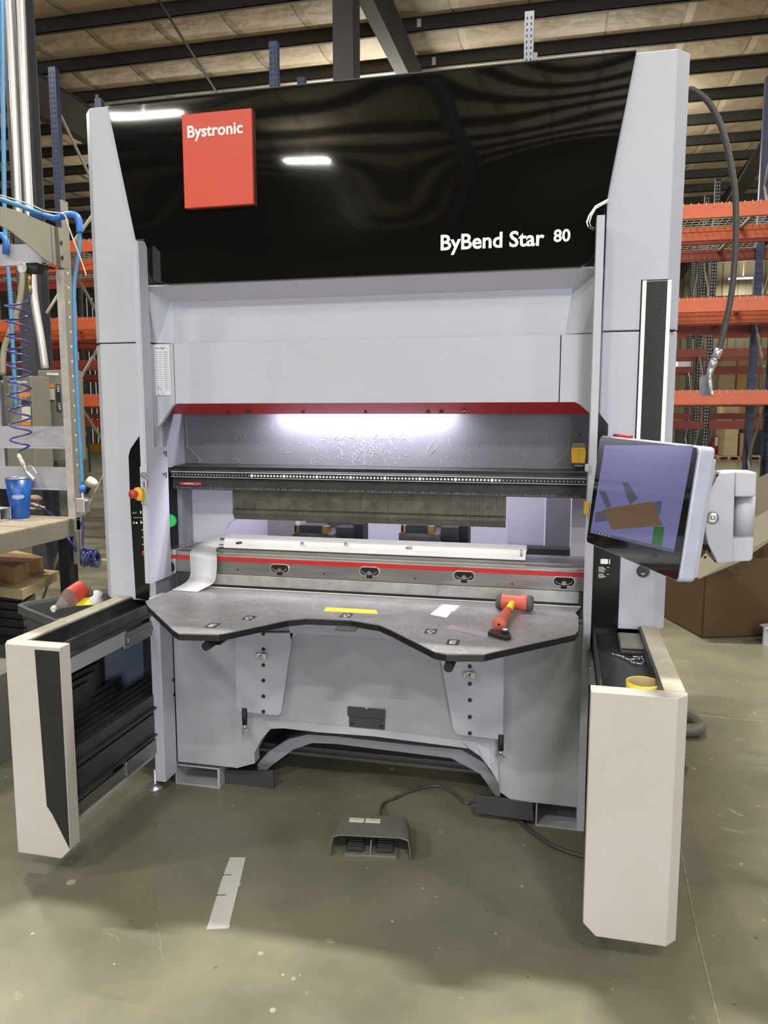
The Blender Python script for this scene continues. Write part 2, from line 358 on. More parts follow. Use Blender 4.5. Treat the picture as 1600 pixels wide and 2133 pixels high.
# joints, cracks and the painted aisle line are marks of the floor
def strip_on_floor(name, pts, wd, m_, h=0.0012):
    mb = MB()
    for a, b in zip(pts[:-1], pts[1:]):
        a = Vector(a); b = Vector(b); d = (b-a).normalized(); n = Vector((-d.y, d.x, 0))*wd/2
        mb.slab([a-n, b-n, b+n, a+n], (0, 0, 1), h)
    return mb.build(name, m_, floor)
strip_on_floor('floor_joint', [at(1415, 1750, Z=0), at(1450, 1935, Z=0), at(1500, 2140, Z=0), (0.42, 1.2, 0)], 0.006, JOINT)
strip_on_floor('floor_joint', [(0.2, 4.14, 0), at(1440, 1488, Z=0), at(1600, 1505, Z=0), (3, 3.95, 0)], 0.012, JOINT)
strip_on_floor('painted_line', [(-16, 7.3, 0), (-1.9, 7.3, 0), (6, 7.3, 0)], 0.09, LINE)
def wiggle(a, b, n, amp):
    a = Vector(a); b = Vector(b); return [a + (b-a)*i/n + Vector((random.uniform(-amp, amp), random.uniform(-amp, amp), 0)) for i in range(n+1)]
strip_on_floor('floor_crack', wiggle(at(315, 1850, Z=0), at(340, 2000, Z=0), 14, 0.004), 0.003, JOINT)
def blob(px, py, rx, ry, rot):
    c = at(px, py, Z=0); pts = []
    for k in range(14):
        a = 2*math.pi*k/14; r = random.uniform(0.65, 1.1); x = rx*r*math.cos(a); y = ry*r*math.sin(a)
        pts.append((c.x + x*math.cos(rot) - y*math.sin(rot), c.y + x*math.sin(rot) + y*math.cos(rot), 0.0))
    MB().slab(pts, (0, 0, 1), 0.0008).build('floor_patch', JOINT, floor)
for a in ((1525, 1688, .020, .012, -1.0), (1540, 1697, .022, .009, -.3), (1525, 1730, .040, .008, -.25), (1500, 1648, .0, .0, 0), (1540, 1540, .03, .012, .2), (690, 1960, .02, .012, .3), (1445, 1600, .012, .02, .1)):
    if a[2] > 0: blob(*a)
# roof: purlins every 1.39 m, blanket sagging between them
PY0, PSP, PZ = 12.29, 1.385, 8.0
ys = [PY0 + PSP*k for k in range(-24, 20)]
m = MB(); m.smooth = True
prof = []
for y in ys:
    for k in range(6):
        t = k/6; prof.append((y + t*PSP, PZ + 0.22 - 0.10*math.sin(math.pi*t)))
prof.append((ys[-1]+PSP, PZ+0.22))
xs_ = [-26 + 2.0*i for i in range(25)]
base = [(x, p[0], p[1]) for p in prof for x in xs_]; nx = len(xs_)
m.add(base, [(j*nx+i, j*nx+i+1, (j+1)*nx+i+1, (j+1)*nx+i) for j in range(len(prof)-1) for i in range(nx-1)])
struct(m.build('ceiling', CEIL, norm=False))
tn = 0
for y in ys:
    tn += 1
    m = MB().box(-26, 22, y, y+0.012, PZ, PZ+0.21); m.box(-26, 22, y, y+0.07, PZ, PZ+0.012); m.box(-26, 22, y-0.06, y, PZ+0.2, PZ+0.212)
    struct(m.build('trim_%d' % tn, BEAMG))
for X, b0, b1 in ((-9.926, 0.9, 0.55), (-2.868, 0.72, 0.45), (4.45, 0.72, 0.45), (11.6, 0.7, 0.5), (-17.0, 0.7, 0.5)):
    tn += 1
    m = MB(); m.prism([(9.4, PZ-b0), (22, PZ-b1), (22, PZ-0.001), (9.4, PZ-0.001)], 'X', X-0.008, X+0.008)
    m.prism([(9.4, PZ-b0-.015), (22, PZ-b1-.015), (22, PZ-b1), (9.4, PZ-b0)], 'X', X-0.11, X+0.11)
    m.prism([(-20, PZ-0.5), (9.4, PZ-b0), (9.4, PZ-0.001), (-20, PZ-0.001)], 'X', X-0.008, X+0.008)
    m.prism([(-20, PZ-0.515), (9.4, PZ-b0-.015), (9.4, PZ-b0), (-20, PZ-0.5)], 'X', X-0.11, X+0.11)
    m.prism([(22, PZ-b1), (38, PZ-b1-.5), (38, PZ-0.001), (22, PZ-0.001)], 'X', X-0.008, X+0.008)
    m.prism([(22, PZ-b1-.015), (38, PZ-b1-.515), (38, PZ-b1-.5), (22, PZ-b1)], 'X', X-0.11, X+0.11)
    m.box(X-0.09, X+0.09, -20, 38, PZ-0.03, PZ-0.018)
    struct(m.build('trim_%d' % tn, BEAMG))
# sprinkler pipes and bracing rods under the roof
for a, b, r in ((at(330, 0, Z=7.75), at(450, 190, Z=7.75), .022),):
    tn += 1
    d = (b-a)*1.6; struct(MB().tube([a - d*0.5, a + d], r, 8).build('trim_%d' % tn, BEAMG))
for p0, p1 in (((600, 620), (1600, 205)), ((1200, 340), (1460, 240))):
    pass
tn += 1
m = MB(); a = at(1515, 420, Y=15); b = at(1600, 270, Y=13); m.tube([a - (b-a)*0.6, b + (b-a)*0.8], 0.016, 6)
struct(m.build('trim_%d' % tn, BEAMG))
# far wall with ribbed siding
m = MB()
for i in range(150):
    x = -26 + i*0.32
    m.add([(x, 37.0, 0), (x+.24, 37.0, 0), (x+.27, 36.94, 0), (x+.32, 36.94, 0), (x, 37.0, 8.3), (x+.24, 37.0, 8.3), (x+.27, 36.94, 8.3), (x+.32, 36.94, 8.3)], [(0, 1, 5, 4), (1, 2, 6, 5), (2, 3, 7, 6)])
struct(m.build('wall_back', SIDING, norm=False))
m = MB(); m.box(-26.1, -26, -20, 37, 0, 8.3); struct(m.build('wall_left', SIDING))
m = MB(); m.box(-26, 2.3, -18.2, -18.0, 0, 8.3); m.box(8.9, 22, -18.2, -18.0, 0, 8.3); m.box(2.3, 8.9, -18.2, -18.0, 5.1, 8.3); struct(m.build('wall_front', mat('dim_wall_liner', (.12, .10, .075), .8)))
m = MB(); m.box(2.2, 2.34, -18.0, -17.9, 0, 5.2); m.box(8.86, 9.0, -18.0, -17.9, 0, 5.2); m.box(2.34, 8.86, -18.0, -17.9, 5.06, 5.2); struct(m.build('door_1', BEAMG))
# columns of the building
def hcol(name, x, y, w_, d_, z1, m_, label, m2=None):
    mb = MB(); mb.box(x-w_/2, x+w_/2, y-d_/2, y-d_/2+.016, 0, z1); mb.box(x-w_/2, x+w_/2, y+d_/2-.016, y+d_/2, 0, z1); mb.box(x-.006, x+.006, y-d_/2+.016, y+d_/2-.016, 0, z1)
    o = mb.build(name, m_); tag(o, label, 'column'); return o
hcol('steel_column', -2.80, 9.95, .26, .34, PZ-.74, COLM, 'grey brown steel building column rising behind the black header panel')
STEELC = mat('blue_grey_column', (0.055, 0.055, 0.065), 0.5, var=0.2, vs=3)
cl = at(50, 650, Y=6.4)
hcol('steel_column', cl.x, 6.55, .15, .26, PZ-.5, STEELC, 'dark steel building column behind the coiled hose and switch boxes at far left')
# light fixtures: twin-tube strips, a few added low behind the header
proto = None
def strip_fixture(x, y):
    t = thing('ceiling_light', (x, y, 7.25), 'twin tube strip light hanging from the roof purlins', 'light', 'strip lights under the roof')
    MB().box(x-.6, x+.6, y-.10, y+.10, 7.31, 7.37).build('housing', WENAMEL, t)
    MB().cyl((x-.02, y, 7.37), (x-.02, y, PZ+1.1), .006, n=6).build('hanger', GALV, t)
    MB().cyl((x-.58, y-.055, 7.285), (x+.58, y-.055, 7.285), .019, n=10).build('lamp_tube', TUBEL, t)
    MB().cyl((x-.58, y+.055, 7.285), (x+.58, y+.055, 7.285), .019, n=10).build('lamp_tube', TUBEL, t)
    l = bpy.data.lights.new('lamp_glow', 'AREA'); l.shape = 'RECTANGLE'; l.size = 1.15; l.size_y = .09; l.energy = STRIP_POWER; l.color = STRIP_COLOR
    o = bpy.data.objects.new('lamp_glow', l); col.objects.link(o); place(o, Vector((x, y, 7.255)), t)
    l = bpy.data.lights.new('added_uplight', 'AREA'); l.shape = 'RECTANGLE'; l.size = 1.15; l.size_y = .09; l.energy = STRIP_POWER*.36; l.color = STRIP_COLOR  # upward light added above the housing to brighten the roof
    o = bpy.data.objects.new('added_uplight', l); col.objects.link(o); place(o, Vector((x, y, 7.40)), t); o.rotation_euler = (math.pi, 0, 0)
    return t
FIXL = {(7.2, 35.9): 'far strip light glowing between the rack beams right of the tower', (-5.7, -12.6): 'strip light mirrored low in the middle of the black header panel',
        (-0.4, 4.1): 'strip light hanging right over the top of the press brake'}
fx0 = None
for x, y in STRIPS:
    if fx0 is None: fx0 = strip_fixture(x, y); X0 = (x, y); fx_l = fx0['label']
    else:
        low = 15 < y < 21 and x < 2  # added fixtures, unseen behind the header, that brighten the roof
        f_ = dup(fx0, (x-X0[0], y-X0[1], -1.0 if low else 0))
        if (x, y) == (-0.4, 4.1):
            for ch in f_.children:
                if ch.type == 'LIGHT' and 'uplight' not in ch.name: ch.data = ch.data.copy(); ch.data.energy *= 2.3
        f_['label'] = FIXL.get((x, y), f_['label'])
        if y < -5:
            for ch in f_.children:
                if ch.type == 'LIGHT' and 'uplight' in ch.name: ch.data = ch.data.copy(); ch.data.energy *= 0.25
        if y > 30:
            for ch in f_.children:
                if ch.type == 'LIGHT': ch.data = ch.data.copy(); ch.data.energy *= 0.35
        if low:
            for ch in f_.children:
                if ch.type == 'LIGHT':
                    ch.data = ch.data.copy(); ch.data.energy *= (1.5 if "uplight" in ch.name else 0.7)

# ================================================================= PRESS BRAKE
XL, XR = -1.866, 0.370
YF = 2.80
press = thing('press_brake', (-0.75, 3.4, 0), 'tall white sheet metal press brake with glossy black header panel', 'machine')
def P(px, Y): v = at(px[0], px[1], Y=Y); return (v.x, v.z)
def xz(pts, Y): return [P(p, Y) for p in pts]
ZS, ZT, ZB = 1.837, 2.730, 0.792
# side covers
for sgn, xo, xi in ((-1, XL, -1.615), (1, XR, 0.120)):
    foot = [(xo - sgn*.044, YF), (xi, YF), (xi, 4.3), (xo, 4.3), (xo, YF+.045)]
    MB().prism(foot, 'Z', ZS+.002, ZT).build('upper_cover', WHITE, press, .004)
    if sgn < 0:
        MB().prism(foot, 'Z', ZB, ZS-.002).build('lower_cover', WHITE, press, .004)
    else:
        # right lower cover keeps a recess for the brush seal
        MB().prism(foot, 'Z', ZB, ZS-.002).build('lower_cover', WHITE, press, .004)
# dark frame inside the covers, visible below them
MB().box(XL+.03, -1.64, 2.93, 4.25, 0.06, ZB).build('side_frame', DSTEEL, press)
MB().box(0.125, XR-.02, 2.95, 4.25, 0.06, ZB).build('side_frame', DSTEEL, press)
# header box and black gloss fascia
MB().box(-1.61, 0.115, 2.80, 3.9, 2.06, 2.715).build('header_box', MATTE, press)
hp = [(224, 224), (1326, 108), (1255, 480), (1252, 487)]
pts = [P((224, 223), 2.785), P((1326, 107), 2.785), P((1251, 487), 2.785), (0.088, P((1251, 487), 2.785)[1]), (0.088, 2.10), (0.075, 2.07), (0.04, 2.052),
       (-1.50, 2.052), (-1.565, 2.068), (-1.60, 2.115), (-1.60, 2.225), P((282, 500), 2.785)]
header = MB().prism(pts, 'Y', 2.785, 2.7995).build('header_panel', GLOSS, press, .003)
tag(header, 'black glossy header panel with rippled reflections')
MB().box(P((224, 223), 2.785)[0], P((1326, 107), 2.785)[0], 2.786, 2.83, 2.729, 2.733).build('top_trim', GREYPL, press)
pts = xz([(377, 238), (523, 225), (528, 425), (385, 434)], 2.765)
x0 = (pts[0][0]+pts[3][0])/2; x1 = (pts[1][0]+pts[2][0])/2; z1 = (pts[0][1]+pts[1][1])/2; z0 = (pts[2][1]+pts[3][1])/2
sign = MB().box(x0, x1, 2.765, 2.785, z0, z1).build('logo_plate', REDSIGN, header, .003)
tag(sign, 'red square plate with white lettering')
o0 = P((391, 287), 2.765); o1 = P((506, 270), 2.765)
text('lettering', 'Bystronic', WTXT, header, (o0[0], 2.764, o0[1]), (1, 0, 0), (0, 0, 1), o1[0]-o0[0], offset=0.024)
o0 = P((918, 521), 2.785); o1 = P((1134, 508), 2.785)
text('lettering', 'ByBend Star', WTXT, header, (o0[0], 2.7845, o0[1]), (1, 0, 0), (0, 0, 1), o1[0]-o0[0], offset=0.024)
o2 = P((1153, 505), 2.785); o3 = P((1188, 503), 2.785)
text('lettering', '80', WTXT, header, (o2[0], 2.7845, o2[1]+.002), (1, 0, 0), (0, 0, 1), o3[0]-o2[0], offset=0.024)
# white oval arcs at the right edge of the header panel
mb = MB()
def arc(cx, cz, rx, rz, rot, a0, a1, t):
    n = 18; out = []
    for k in range(n+1):
        a = R(a0 + (a1-a0)*k/n); out.append((cx + rx*math.cos(a)*math.cos(rot) - rz*math.sin(a)*math.sin(rot), cz + rx*math.cos(a)*math.sin(rot) + rz*math.sin(a)*math.cos(rot)))
    return out
for off, wd in ((0, .005), (.011, .003)):
    a_ = xz([(1266-off*120, 414+off*500), (1240, 428+off*500), (1226+off*500, 448), (1221+off*560, 462), (1224+off*560, 472), (1235+off*300, 478-off*300)], 2.784)
    b_ = [(x+wd, z-wd*.8) for x, z in a_]
    for i in range(len(a_)-1):
        mb.add([(a_[i][0], 2.784, a_[i][1]), (a_[i+1][0], 2.784, a_[i+1][1]), (b_[i+1][0], 2.784, b_[i+1][1]), (b_[i][0], 2.784, b_[i][1])], [(0, 1, 2, 3)])
mb.build('oval_arcs', WTXT, header)
# ledge, fascia and side facets below the header
YA = 2.86
MB().hexa([(-1.612, 2.801, 2.056), (0.115, 2.801, 2.056), (0.045, YA+.03, 2.022), (-1.572, YA+.03, 2.022)], [(-1.612, 2.801, 2.05), (0.115, 2.801, 2.05), (0.045, YA+.03, 2.0), (-1.572, YA+.03, 2.0)]).build('ledge', LAV, press)
MB().box(-1.612, 0.115, YA+.03, YA+.06, ZS+.002, 2.03).build('fascia_panel', WHITE, press)
MB().hexa([(-1.614, 2.805, 2.056), (-1.545, YA+.03, 2.024), (-1.545, YA+.03, ZS+.003), (-1.600, YA, ZS+.003), (-1.614, YA, ZS+.003)], [(-1.615, 2.83, 2.056), (-1.60, YA+.05, 2.024), (-1.60, YA+.05, ZS+.003), (-1.612, YA+.05, ZS+.003), (-1.615, YA+.05, ZS+.003)]).build('fascia_facet', WHITE, press)
MB().hexa([(0.117, 2.805, 2.056), (0.02, YA+.03, 2.024), (-0.005, YA+.03, ZS+.003), (0.055, YA, ZS+.003), (0.117, YA, ZS+.003)], [(0.118, 2.83, 2.056), (0.06, YA+.05, 2.024), (0.06, YA+.05, ZS+.003), (0.11, YA+.05, ZS+.003), (0.118, YA+.05, ZS+.003)]).build('fascia_facet', WHITE, press)
seamL = P((363, 780), YA)[0]; seamR = P((1167, 760), YA)[0]
zb = 1.598
MB().prism([(seamL+.0015, zb), (seamR-.0015, zb), (seamR-.0015, ZS-.001), (seamL+.0015, ZS-.001)], 'Y', YA, YA+.02).build('access_panel', WHITE, press, .0015)
MB().prism([(-1.614, 1.50), (-1.60, 1.515), (-1.545, 1.588), (-1.53, zb), (seamL-.0015, zb), (seamL-.0015, ZS-.001), (-1.614, ZS-.001)], 'Y', YA, YA+.02).build('corner_panel', WHITE, press, .0015)
MB().prism([(seamR+.0015, zb), (0.035, zb), (0.055, 1.588), (0.115, 1.535), (0.115, ZS-.001), (seamR+.0015, ZS-.001)], 'Y', YA, YA+.02).build('corner_panel', WHITE, press, .0015)
MB().box(-1.612, 0.114, YA+.021, YA+.03, 1.60, ZS).build('seam_backing', MATTE, press)
# red strip with its lamp
red = MB().hexa([(-1.56, YA+.015, zb), (0.05, YA+.015, zb), (0.105, 2.985, 1.5565), (-1.628, 2.985, 1.5565)], [(-1.56, YA+.022, zb+.004), (0.05, YA+.022, zb+.004), (0.105, 2.99, 1.565), (-1.628, 2.99, 1.565)]).build('red_light_cowl', RED, press)
tag(red, 'red sloping cowl over the work light')
MB().box(-1.20, -0.42, 2.992, 3.014, 1.578, 1.588).build('work_light', WENAMEL, press)
l = area('work_light_glow', (-0.80, 3.005, 1.577), (-0.80, 3.035, 1.40), 0.74, 0.02, 12.0, (0.93, 0.9, 1.0))
_mw = l.location.copy(); place(l, _mw, press)
# slate back plate and ram beam
bp_ = MB().box(-1.640, 0.118, 3.07, 3.09, 1.33, 1.60).build('back_plate', GREYP, press)
mb = MB()
for px_ in ((372, 903), (1209, 905)):
    q = at(*px_, Y=3.067); mb.cyl(q, q + Vector((0, .004, 0)), .006, n=12)
mb.build('screw', INK, bp_)
mb = MB()
a_ = [at(*p, Y=3.0685) for p in ((388, 870), (390, 930), (416, 955), (417, 968))]
for i in range(3): mb.bar(a_[i], a_[i+1], .0016, .0016)
a_ = [at(*p, Y=3.0685) for p in ((1186, 868), (1184, 940), (1153, 970))]
for i in range(2): mb.bar(a_[i], a_[i+1], .0016, .0016)
mb.build('cover_seam', INKG, bp_)
mb = MB(); rs = random.Random(3)
def scratch(px0, py0, L0, a0, w0):
    p = at(px0, py0, Y=3.0690); pts_ = [p.copy()]; a = a0
    for k in range(6):
        a += rs.uniform(-.5, .5); p = p + Vector((math.cos(a)*L0/6, 0, math.sin(a)*L0/6))
        if p.z < 1.346 or p.z > 1.55: break
        pts_.append(p.copy())
    for a_, b_ in zip(pts_[:-1], pts_[1:]): mb.bar(a_, b_, w0, .0006)
for k in range(170): scratch(rs.gauss(755, 48), rs.gauss(940, 18), rs.uniform(.005, .028), rs.uniform(-2.2, -.6), rs.uniform(.0003, .0007))
for k in range(60): scratch(672+rs.random()*170, 909+rs.random()*6, rs.uniform(.006, .03), rs.uniform(-.3, .3), rs.uniform(.0004, .0010))
for k in range(50): scratch(rs.uniform(420, 1150), rs.uniform(880, 965), rs.uniform(.004, .03), rs.uniform(-3.1, 0), .0005)
for px_, py_, L0 in ((636, 872, .05), (685, 895, .03), (905, 915, .07), (912, 925, .06), (935, 912, .04), (1140, 905, .03), (920, 956, .06)): scratch(px_, py_, L0, -1.5, .0009)
mb.build('scratch_marks', mat('white_scratch', (.42, .42, .46), .4), bp_)['kind'] = 'stuff'
MB().box(-1.640, -1.607, 2.90, 3.07, 1.335, 1.598).build('inner_cheek', GREYPL if False else mat('mid_grey_cheek', (0.20, 0.20, 0.23), .45), press)
prof = [(2.955, 1.340), (2.955, 1.325), (2.935, 1.325), (2.93, 1.318), (2.93, 1.296), (2.945, 1.290), (2.938, 1.244), (3.08, 1.244), (3.08, 1.345)]
ram = MB().prism(prof, 'X', -1.600, 0.088).build('ram_beam', BLACK, press, .001)
RAMW = mat('silver_rule_line', (0.55, 0.55, 0.57), .35)
MB().box(-1.598, 0.086, 2.9285, 2.9305, 1.3165, 1.319).box(-1.598, 0.086, 2.9285, 2.9305, 1.2955, 1.2975).build('rule_line', RAMW, ram)
mb = MB()
nd = 120
for i in range(nd):
    x = -1.585 + i*(1.66/(nd-1)); lit = 24 < i < 98
    r = .0042 if lit else .0018
    if lit and i % 10 == 5: r = .0062
    mb.cyl((x, 2.9275, 1.3065), (x, 2.9300, 1.3065), r, n=8)
mb.build('rule_dots', mat('white_rule_dots', (0.85, 0.85, 0.88), .4), ram)['kind'] = 'stuff'
mb = MB()
for i in range(330):
    x = -1.58 + i*0.005; mb.box(x, x+.0012, 2.9385, 2.9405, 1.2465, 1.2465 + random.choice((.003, .006, .009)))
mb.build('rule_ticks', INKG, ram)['kind'] = 'stuff'
q0 = at(375, 1007, Y=2.938); q1 = at(420, 1004, Y=2.938)
pl = MB().prism(rrect(q0.x, q1.x, q0.z-.0055, q0.z+.0055, .0054), 'Y', 2.935, 2.941).build('name_badge', mat('dull_red_badge', (.50, .05, .07), .4), ram)
mb = MB()
for i in range(9): mb.box(q0.x+.018+i*.005, q0.x+.021+i*.005, 2.9345, 2.935, q0.z-.0015, q0.z+.0015)
mb.build('badge_mark', WTXT, ram)
# interior behind the tools
MB().box(-1.62, -1.48, 3.10, 4.2, 0.30, 1.60).build('inner_frame', LAV, press)
MB().box(0.04, 0.12, 3.10, 4.2, 0.30, 1.60).build('inner_frame', LAV, press)
MB().box(-1.63, 0.12, 4.26, 4.30, 0.10, 2.0).build('rear_cover', LAV, press)
MB().prism([(-1.62, 1.4), (-1.36, 1.4), (-1.36, 1.12), (-1.375, 1.105), (-1.41, 1.085), (-1.43, 1.055), (-1.435, 0.8), (-1.62, 0.8)], 'Y', 3.084, 3.097).build('inner_panel', LAV, press, .002)
xq = lambda px_, Y: at(px_, 1080, Y=Y).x
MB().box(xq(490, 3.7), xq(613, 3.7), 3.70, 3.72, 0.7, 1.3).build('painted_shade_panel', mat('mid_grey_panel', (.22, .21, .22), .5), press)  # grey colour stands in for the shade inside the bay
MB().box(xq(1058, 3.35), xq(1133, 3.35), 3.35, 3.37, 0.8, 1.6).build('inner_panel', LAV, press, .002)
MB().box(xq(1137, 3.5), xq(1240, 3.5), 3.50, 3.52, 0.8, 1.6).build('painted_shade_panel', mat('mid_grey_panel_right', (.24, .23, .25), .5), press)  # shade at the right end, put into the panel colour
area_l = area('rear_bay_fill', (-0.75, 3.20, 1.95), (-0.75, 3.62, 0.9), 1.5, .08, 24, (0.93, .9, 1.0)); place(area_l, area_l.location.copy(), press)  # fill light added without a fixture, brightens the inner panels
for pxa in (612, 832):
    q = at(pxa, 1106, Y=3.42); q2 = at(pxa+75, 1110, Y=3.42)
    x0 = q.x; x1 = q2.x; z = q.z
    g = MB().box(x0, x1+.02, 3.40, 3.60, z-.045, z-.005).build('back_gauge', STEELL, press, .003)
    MB().box(x0+.015, x0+.022+.0, 3.395, 3.41, z+.0, z+.035).box(x0+.012, x0+.035, 3.395, 3.45, z-.005, z+.03).box(x1-.03, x1-.002, 3.395, 3.45, z-.005, z+.03).build('brass_stop', BRASS, g)
    MB().box(x0+.036, x1-.031, 3.40, 3.50, z-.004, z+.032).box(x0+.0, x1+.1, 3.6, 3.7, z-.02, z+.06).box(x1+.02, x1+.1, 3.45, 3.6, z-.06, z+.02).build('stop_block', DSTEEL, g)
    MB().box(x1+.09, x1+.14, 3.5, 3.6, z-.10, z+.03).cyl((x1+.05, 3.47, z-.02), (x1+.05, 3.6, z-.02), .03).build('gauge_motor', MATTE, g)
# bottom die rail
YD = 2.870
zr = at(376, 1160, Y=YD).z
mb = MB().prism([(YD, zr-.062), (YD, zr-.008), (YD+.002, zr-.008), (YD+.002, zr+.008), (YD, zr+.008), (YD+.003, zr+.020), (YD+.06, zr+.022), (YD+.06, zr+.028), (3.10, zr+.028), (3.10, zr-.062)], 'X', -1.560, 0.088)
rail = mb.build('die_rail', STEEL, press, .001)
MB().box(-1.630, 0.088, YD-.0015, YD+.0015, zr-.0085, zr+.0085).build('red_stripe', RED, rail)
MB().box(-1.56, 0.088, YD-.002, YD+.012, zr+.0195, zr+.0225).build('bright_edge', STEELL, rail)
MB().prism([(-1.635, zr-.05), (-1.615, zr-.085), (-1.59, zr-.085), (-1.561, zr-.07), (-1.561, zr+.03), (-1.635, zr+.03)], 'Y', YD, 3.05).build('end_block', STEELL, rail, .002)
MB().cyl((-1.585, YD-.003, zr-.045), (-1.585, YD+.002, zr-.045), .022, n=18).build('end_bore', HOLE, rail)
for pxa, pya in ((583, 1184), (770, 1190), (967, 1199), (1175, 1211)):
    q = at(pxa, pya, Y=YD)
    fr = MB().prism(rrect(q.x-.042, q.x+.042, q.z-.019, q.z+.019, .0185, 6), 'Y', YD-.003, YD+.001).build('slot_rim', STEELL, rail, .001)
    MB().prism(rrect(q.x-.037, q.x+.037, q.z-.015, q.z+.015, .0145, 6), 'Y', YD-.0036, YD).box(q.x-.011, q.x+.011, YD-.0042, YD, q.z-.027, q.z-.012).build('slot_opening', HOLE, rail)
    mb = MB().cyl((q.x, YD-.008, q.z-.006), (q.x, YD, q.z-.006), .009, n=12)
    a_ = [Vector((q.x + .030*math.cos(a), YD-.006, q.z + .002 - .013*math.sin(a)*1.0)) for a in [math.pi*k/8 for k in range(9)]]
    mb.tube(a_, .0022, 6); mb.build('clamp_lever', STEEL, rail)
mb = MB()
for px_ in ((495, 1187), (675, 1195), (864, 1205), (1067, 1216)):
    q = at(*px_, Y=YD); mb.cyl(q - Vector((0, .001, 0)), q + Vector((0, .002, 0)), .0035, n=10)
mb.build('tapped_hole', HOLE, rail)
GALVS = mat('mottled_zinc_sheet', (0.44, 0.44, 0.43), 0.42, 0.3, var=0.3, vs=20, scr=((0.15, 0.14, 0.12), 22, 0.02, 0.6))
MB().prism([(2.858, 0.862), (2.862, zr-.063), (2.885, zr-.063), (2.885, 0.862)], 'X', -1.45, 0.072).build('apron_upstand', GALVS, press, .001)
MB().box(-1.46, 0.078, 2.813, 2.826, 0.850, 0.8605).build('gap_strip', WTXT, press)
MB().box(0.072, 0.088, 2.86, 2.95, 0.84, zr-.065).build('end_block', DSTEEL, rail, .002)
MB().box(-1.56, -1.45, 2.88, 3.0, 0.84, zr-.062).build('rail_packer', DSTEEL, rail)
# main lower bed behind the rail
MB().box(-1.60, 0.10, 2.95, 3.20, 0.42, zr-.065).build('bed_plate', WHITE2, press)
# die block
mb = MB().prism([(2.945, zr+.028), (2.945, zr+.045), (2.962, zr+.052), (2.962, zr+.07), (3.0, zr+.07), (3.0, zr+.052), (3.06, zr+.045), (3.06, zr+.028)], 'X', -1.40, -0.13)
mb.build('lower_die', PUNCH, press, .001)
# front table
ZTb = 0.860
tp = [(303, 1252), (308, 1262), (362, 1313), (372, 1319), (455, 1321), (478, 1317), (600, 1291), (640, 1287), (730, 1291), (790, 1301), (815, 1312), (905, 1357), (930, 1362), (1010, 1362), (1030, 1357), (1198, 1320), (1205, 1312), (1205, 1284), (1198, 1276)]
tw = [(at(*p, Z=ZTb).x, at(*p, Z=ZTb).y) for p in tp]
tw = [(x, y) for x, y in tw] + [(0.078, 2.812), (-1.497, 2.812)]
table = MB(); table.cur = 0; table.prism(tw, 'Z', ZTb-.003, ZTb)
tb = table.build('work_table', TABLE, press)
MB().prism([(x, y) for x, y in tw], 'Z', ZTb-.024, ZTb-.0031).build('table_edge', BLKEDGE, tb, .002)
for px_, ch in (((443, 1303), 'E'), ((519, 1287), 'G'), ((722, 1282), 'O'), ((898, 1315), 'G'), ((944, 1338), 'E')):
    q = at(*px_, Z=ZTb)
    MB().prism(rrect(q.x-.019, q.x+.019, q.y-.028, q.y+.028, .004, 3), 'Z', ZTb, ZTb+.0005).build('icon_plate', BLACK, tb)
    mb = MB()
    if ch == 'E':
        for dx, dy, sx, sy in ((-.008, 0, .0025, .015), (.0, .013, .008, .0025), (.0, -.002, .008, .0025), (.0, -.0145, .008, .0025)):
            mb.box(q.x+dx-sx, q.x+dx+sx, q.y+dy-sy, q.y+dy+sy, ZTb+.0004, ZTb+.0009)
    else:
        for k in range(12):
            a = 2*math.pi*k/12
            if ch == 'G' and k == 1: continue
            a2 = 2*math.pi*(k+1)/12
            mb.bar((q.x+.010*math.cos(a), q.y+.012*math.sin(a), ZTb+.0007), (q.x+.010*math.cos(a2), q.y+.012*math.sin(a2), ZTb+.0007), .003, .0005)
        mb.box(q.x-.006, q.x+.006, q.y-.023, q.y-.0195, ZTb+.0004, ZTb+.0009)
    mb.build('icon_mark', WTXT, tb)
# table brackets and latch underneath
q = at(437, 1341, Y=2.28)
MB().cyl((q.x-.0, 2.25, q.z), (q.x, 2.36, q.z), .015, n=18).box(q.x-.035, q.x+.035, 2.28, 2.5, ZTb-.045, ZTb-.024).build('lock_knob', RUBBER, tb)
br0 = at(450, 1340, Y=2.32); br1 = at(555, 1320, Y=2.70)
mb = MB(); mb.bar((br0.x, 2.30, .81), (br1.x-.04, 2.76, .80), .012, .05); mb.bar((br0.x, 2.30, .787), (br1.x-.04, 2.76, .777), .04, .006)
mb.build('slide_arm', ZINC, tb, .001)
q = at(940, 1378, Y=2.28)
MB().cyl((q.x-.0, 2.22, q.z), (q.x, 2.36, q.z), .015, n=18).box(q.x-.035, q.x+.05, 2.25, 2.5, ZTb-.045, ZTb-.024).build('lock_knob', RUBBER, tb)
MB().bar((q.x+.03, 2.34, .81), (q.x+.03, 2.76, .80), .012, .05).build('slide_arm', ZINC, tb, .001)
q = at(718, 1303, Y=2.40)
MB().box(q.x-.035, q.x+.035, 2.40, 2.46, q.z-.014, ZTb-.024).build('edge_grip', GREYPL, tb, .002)
# lower body front with its arch
outer = [(370, 1300), (370, 1587), (492, 1600), (531, 1590), (530, 1568), (545, 1540), (564, 1518), (590, 1517), (660, 1525), (780, 1534), (975, 1559), (1000, 1575), (1022, 1603), (1039, 1632), (1041, 1650), (1062, 1665), (1100, 1671), (1204, 1683), (1205, 1290)]
ap = [P(p, YF) for p in outer]
ap = [(-1.545, .80)] + ap[1:-1] + [(0.092, .80)]
apron = MB().prism(ap, 'Y', YF, YF+.03).build('lower_body', WHITE2, press, .003)
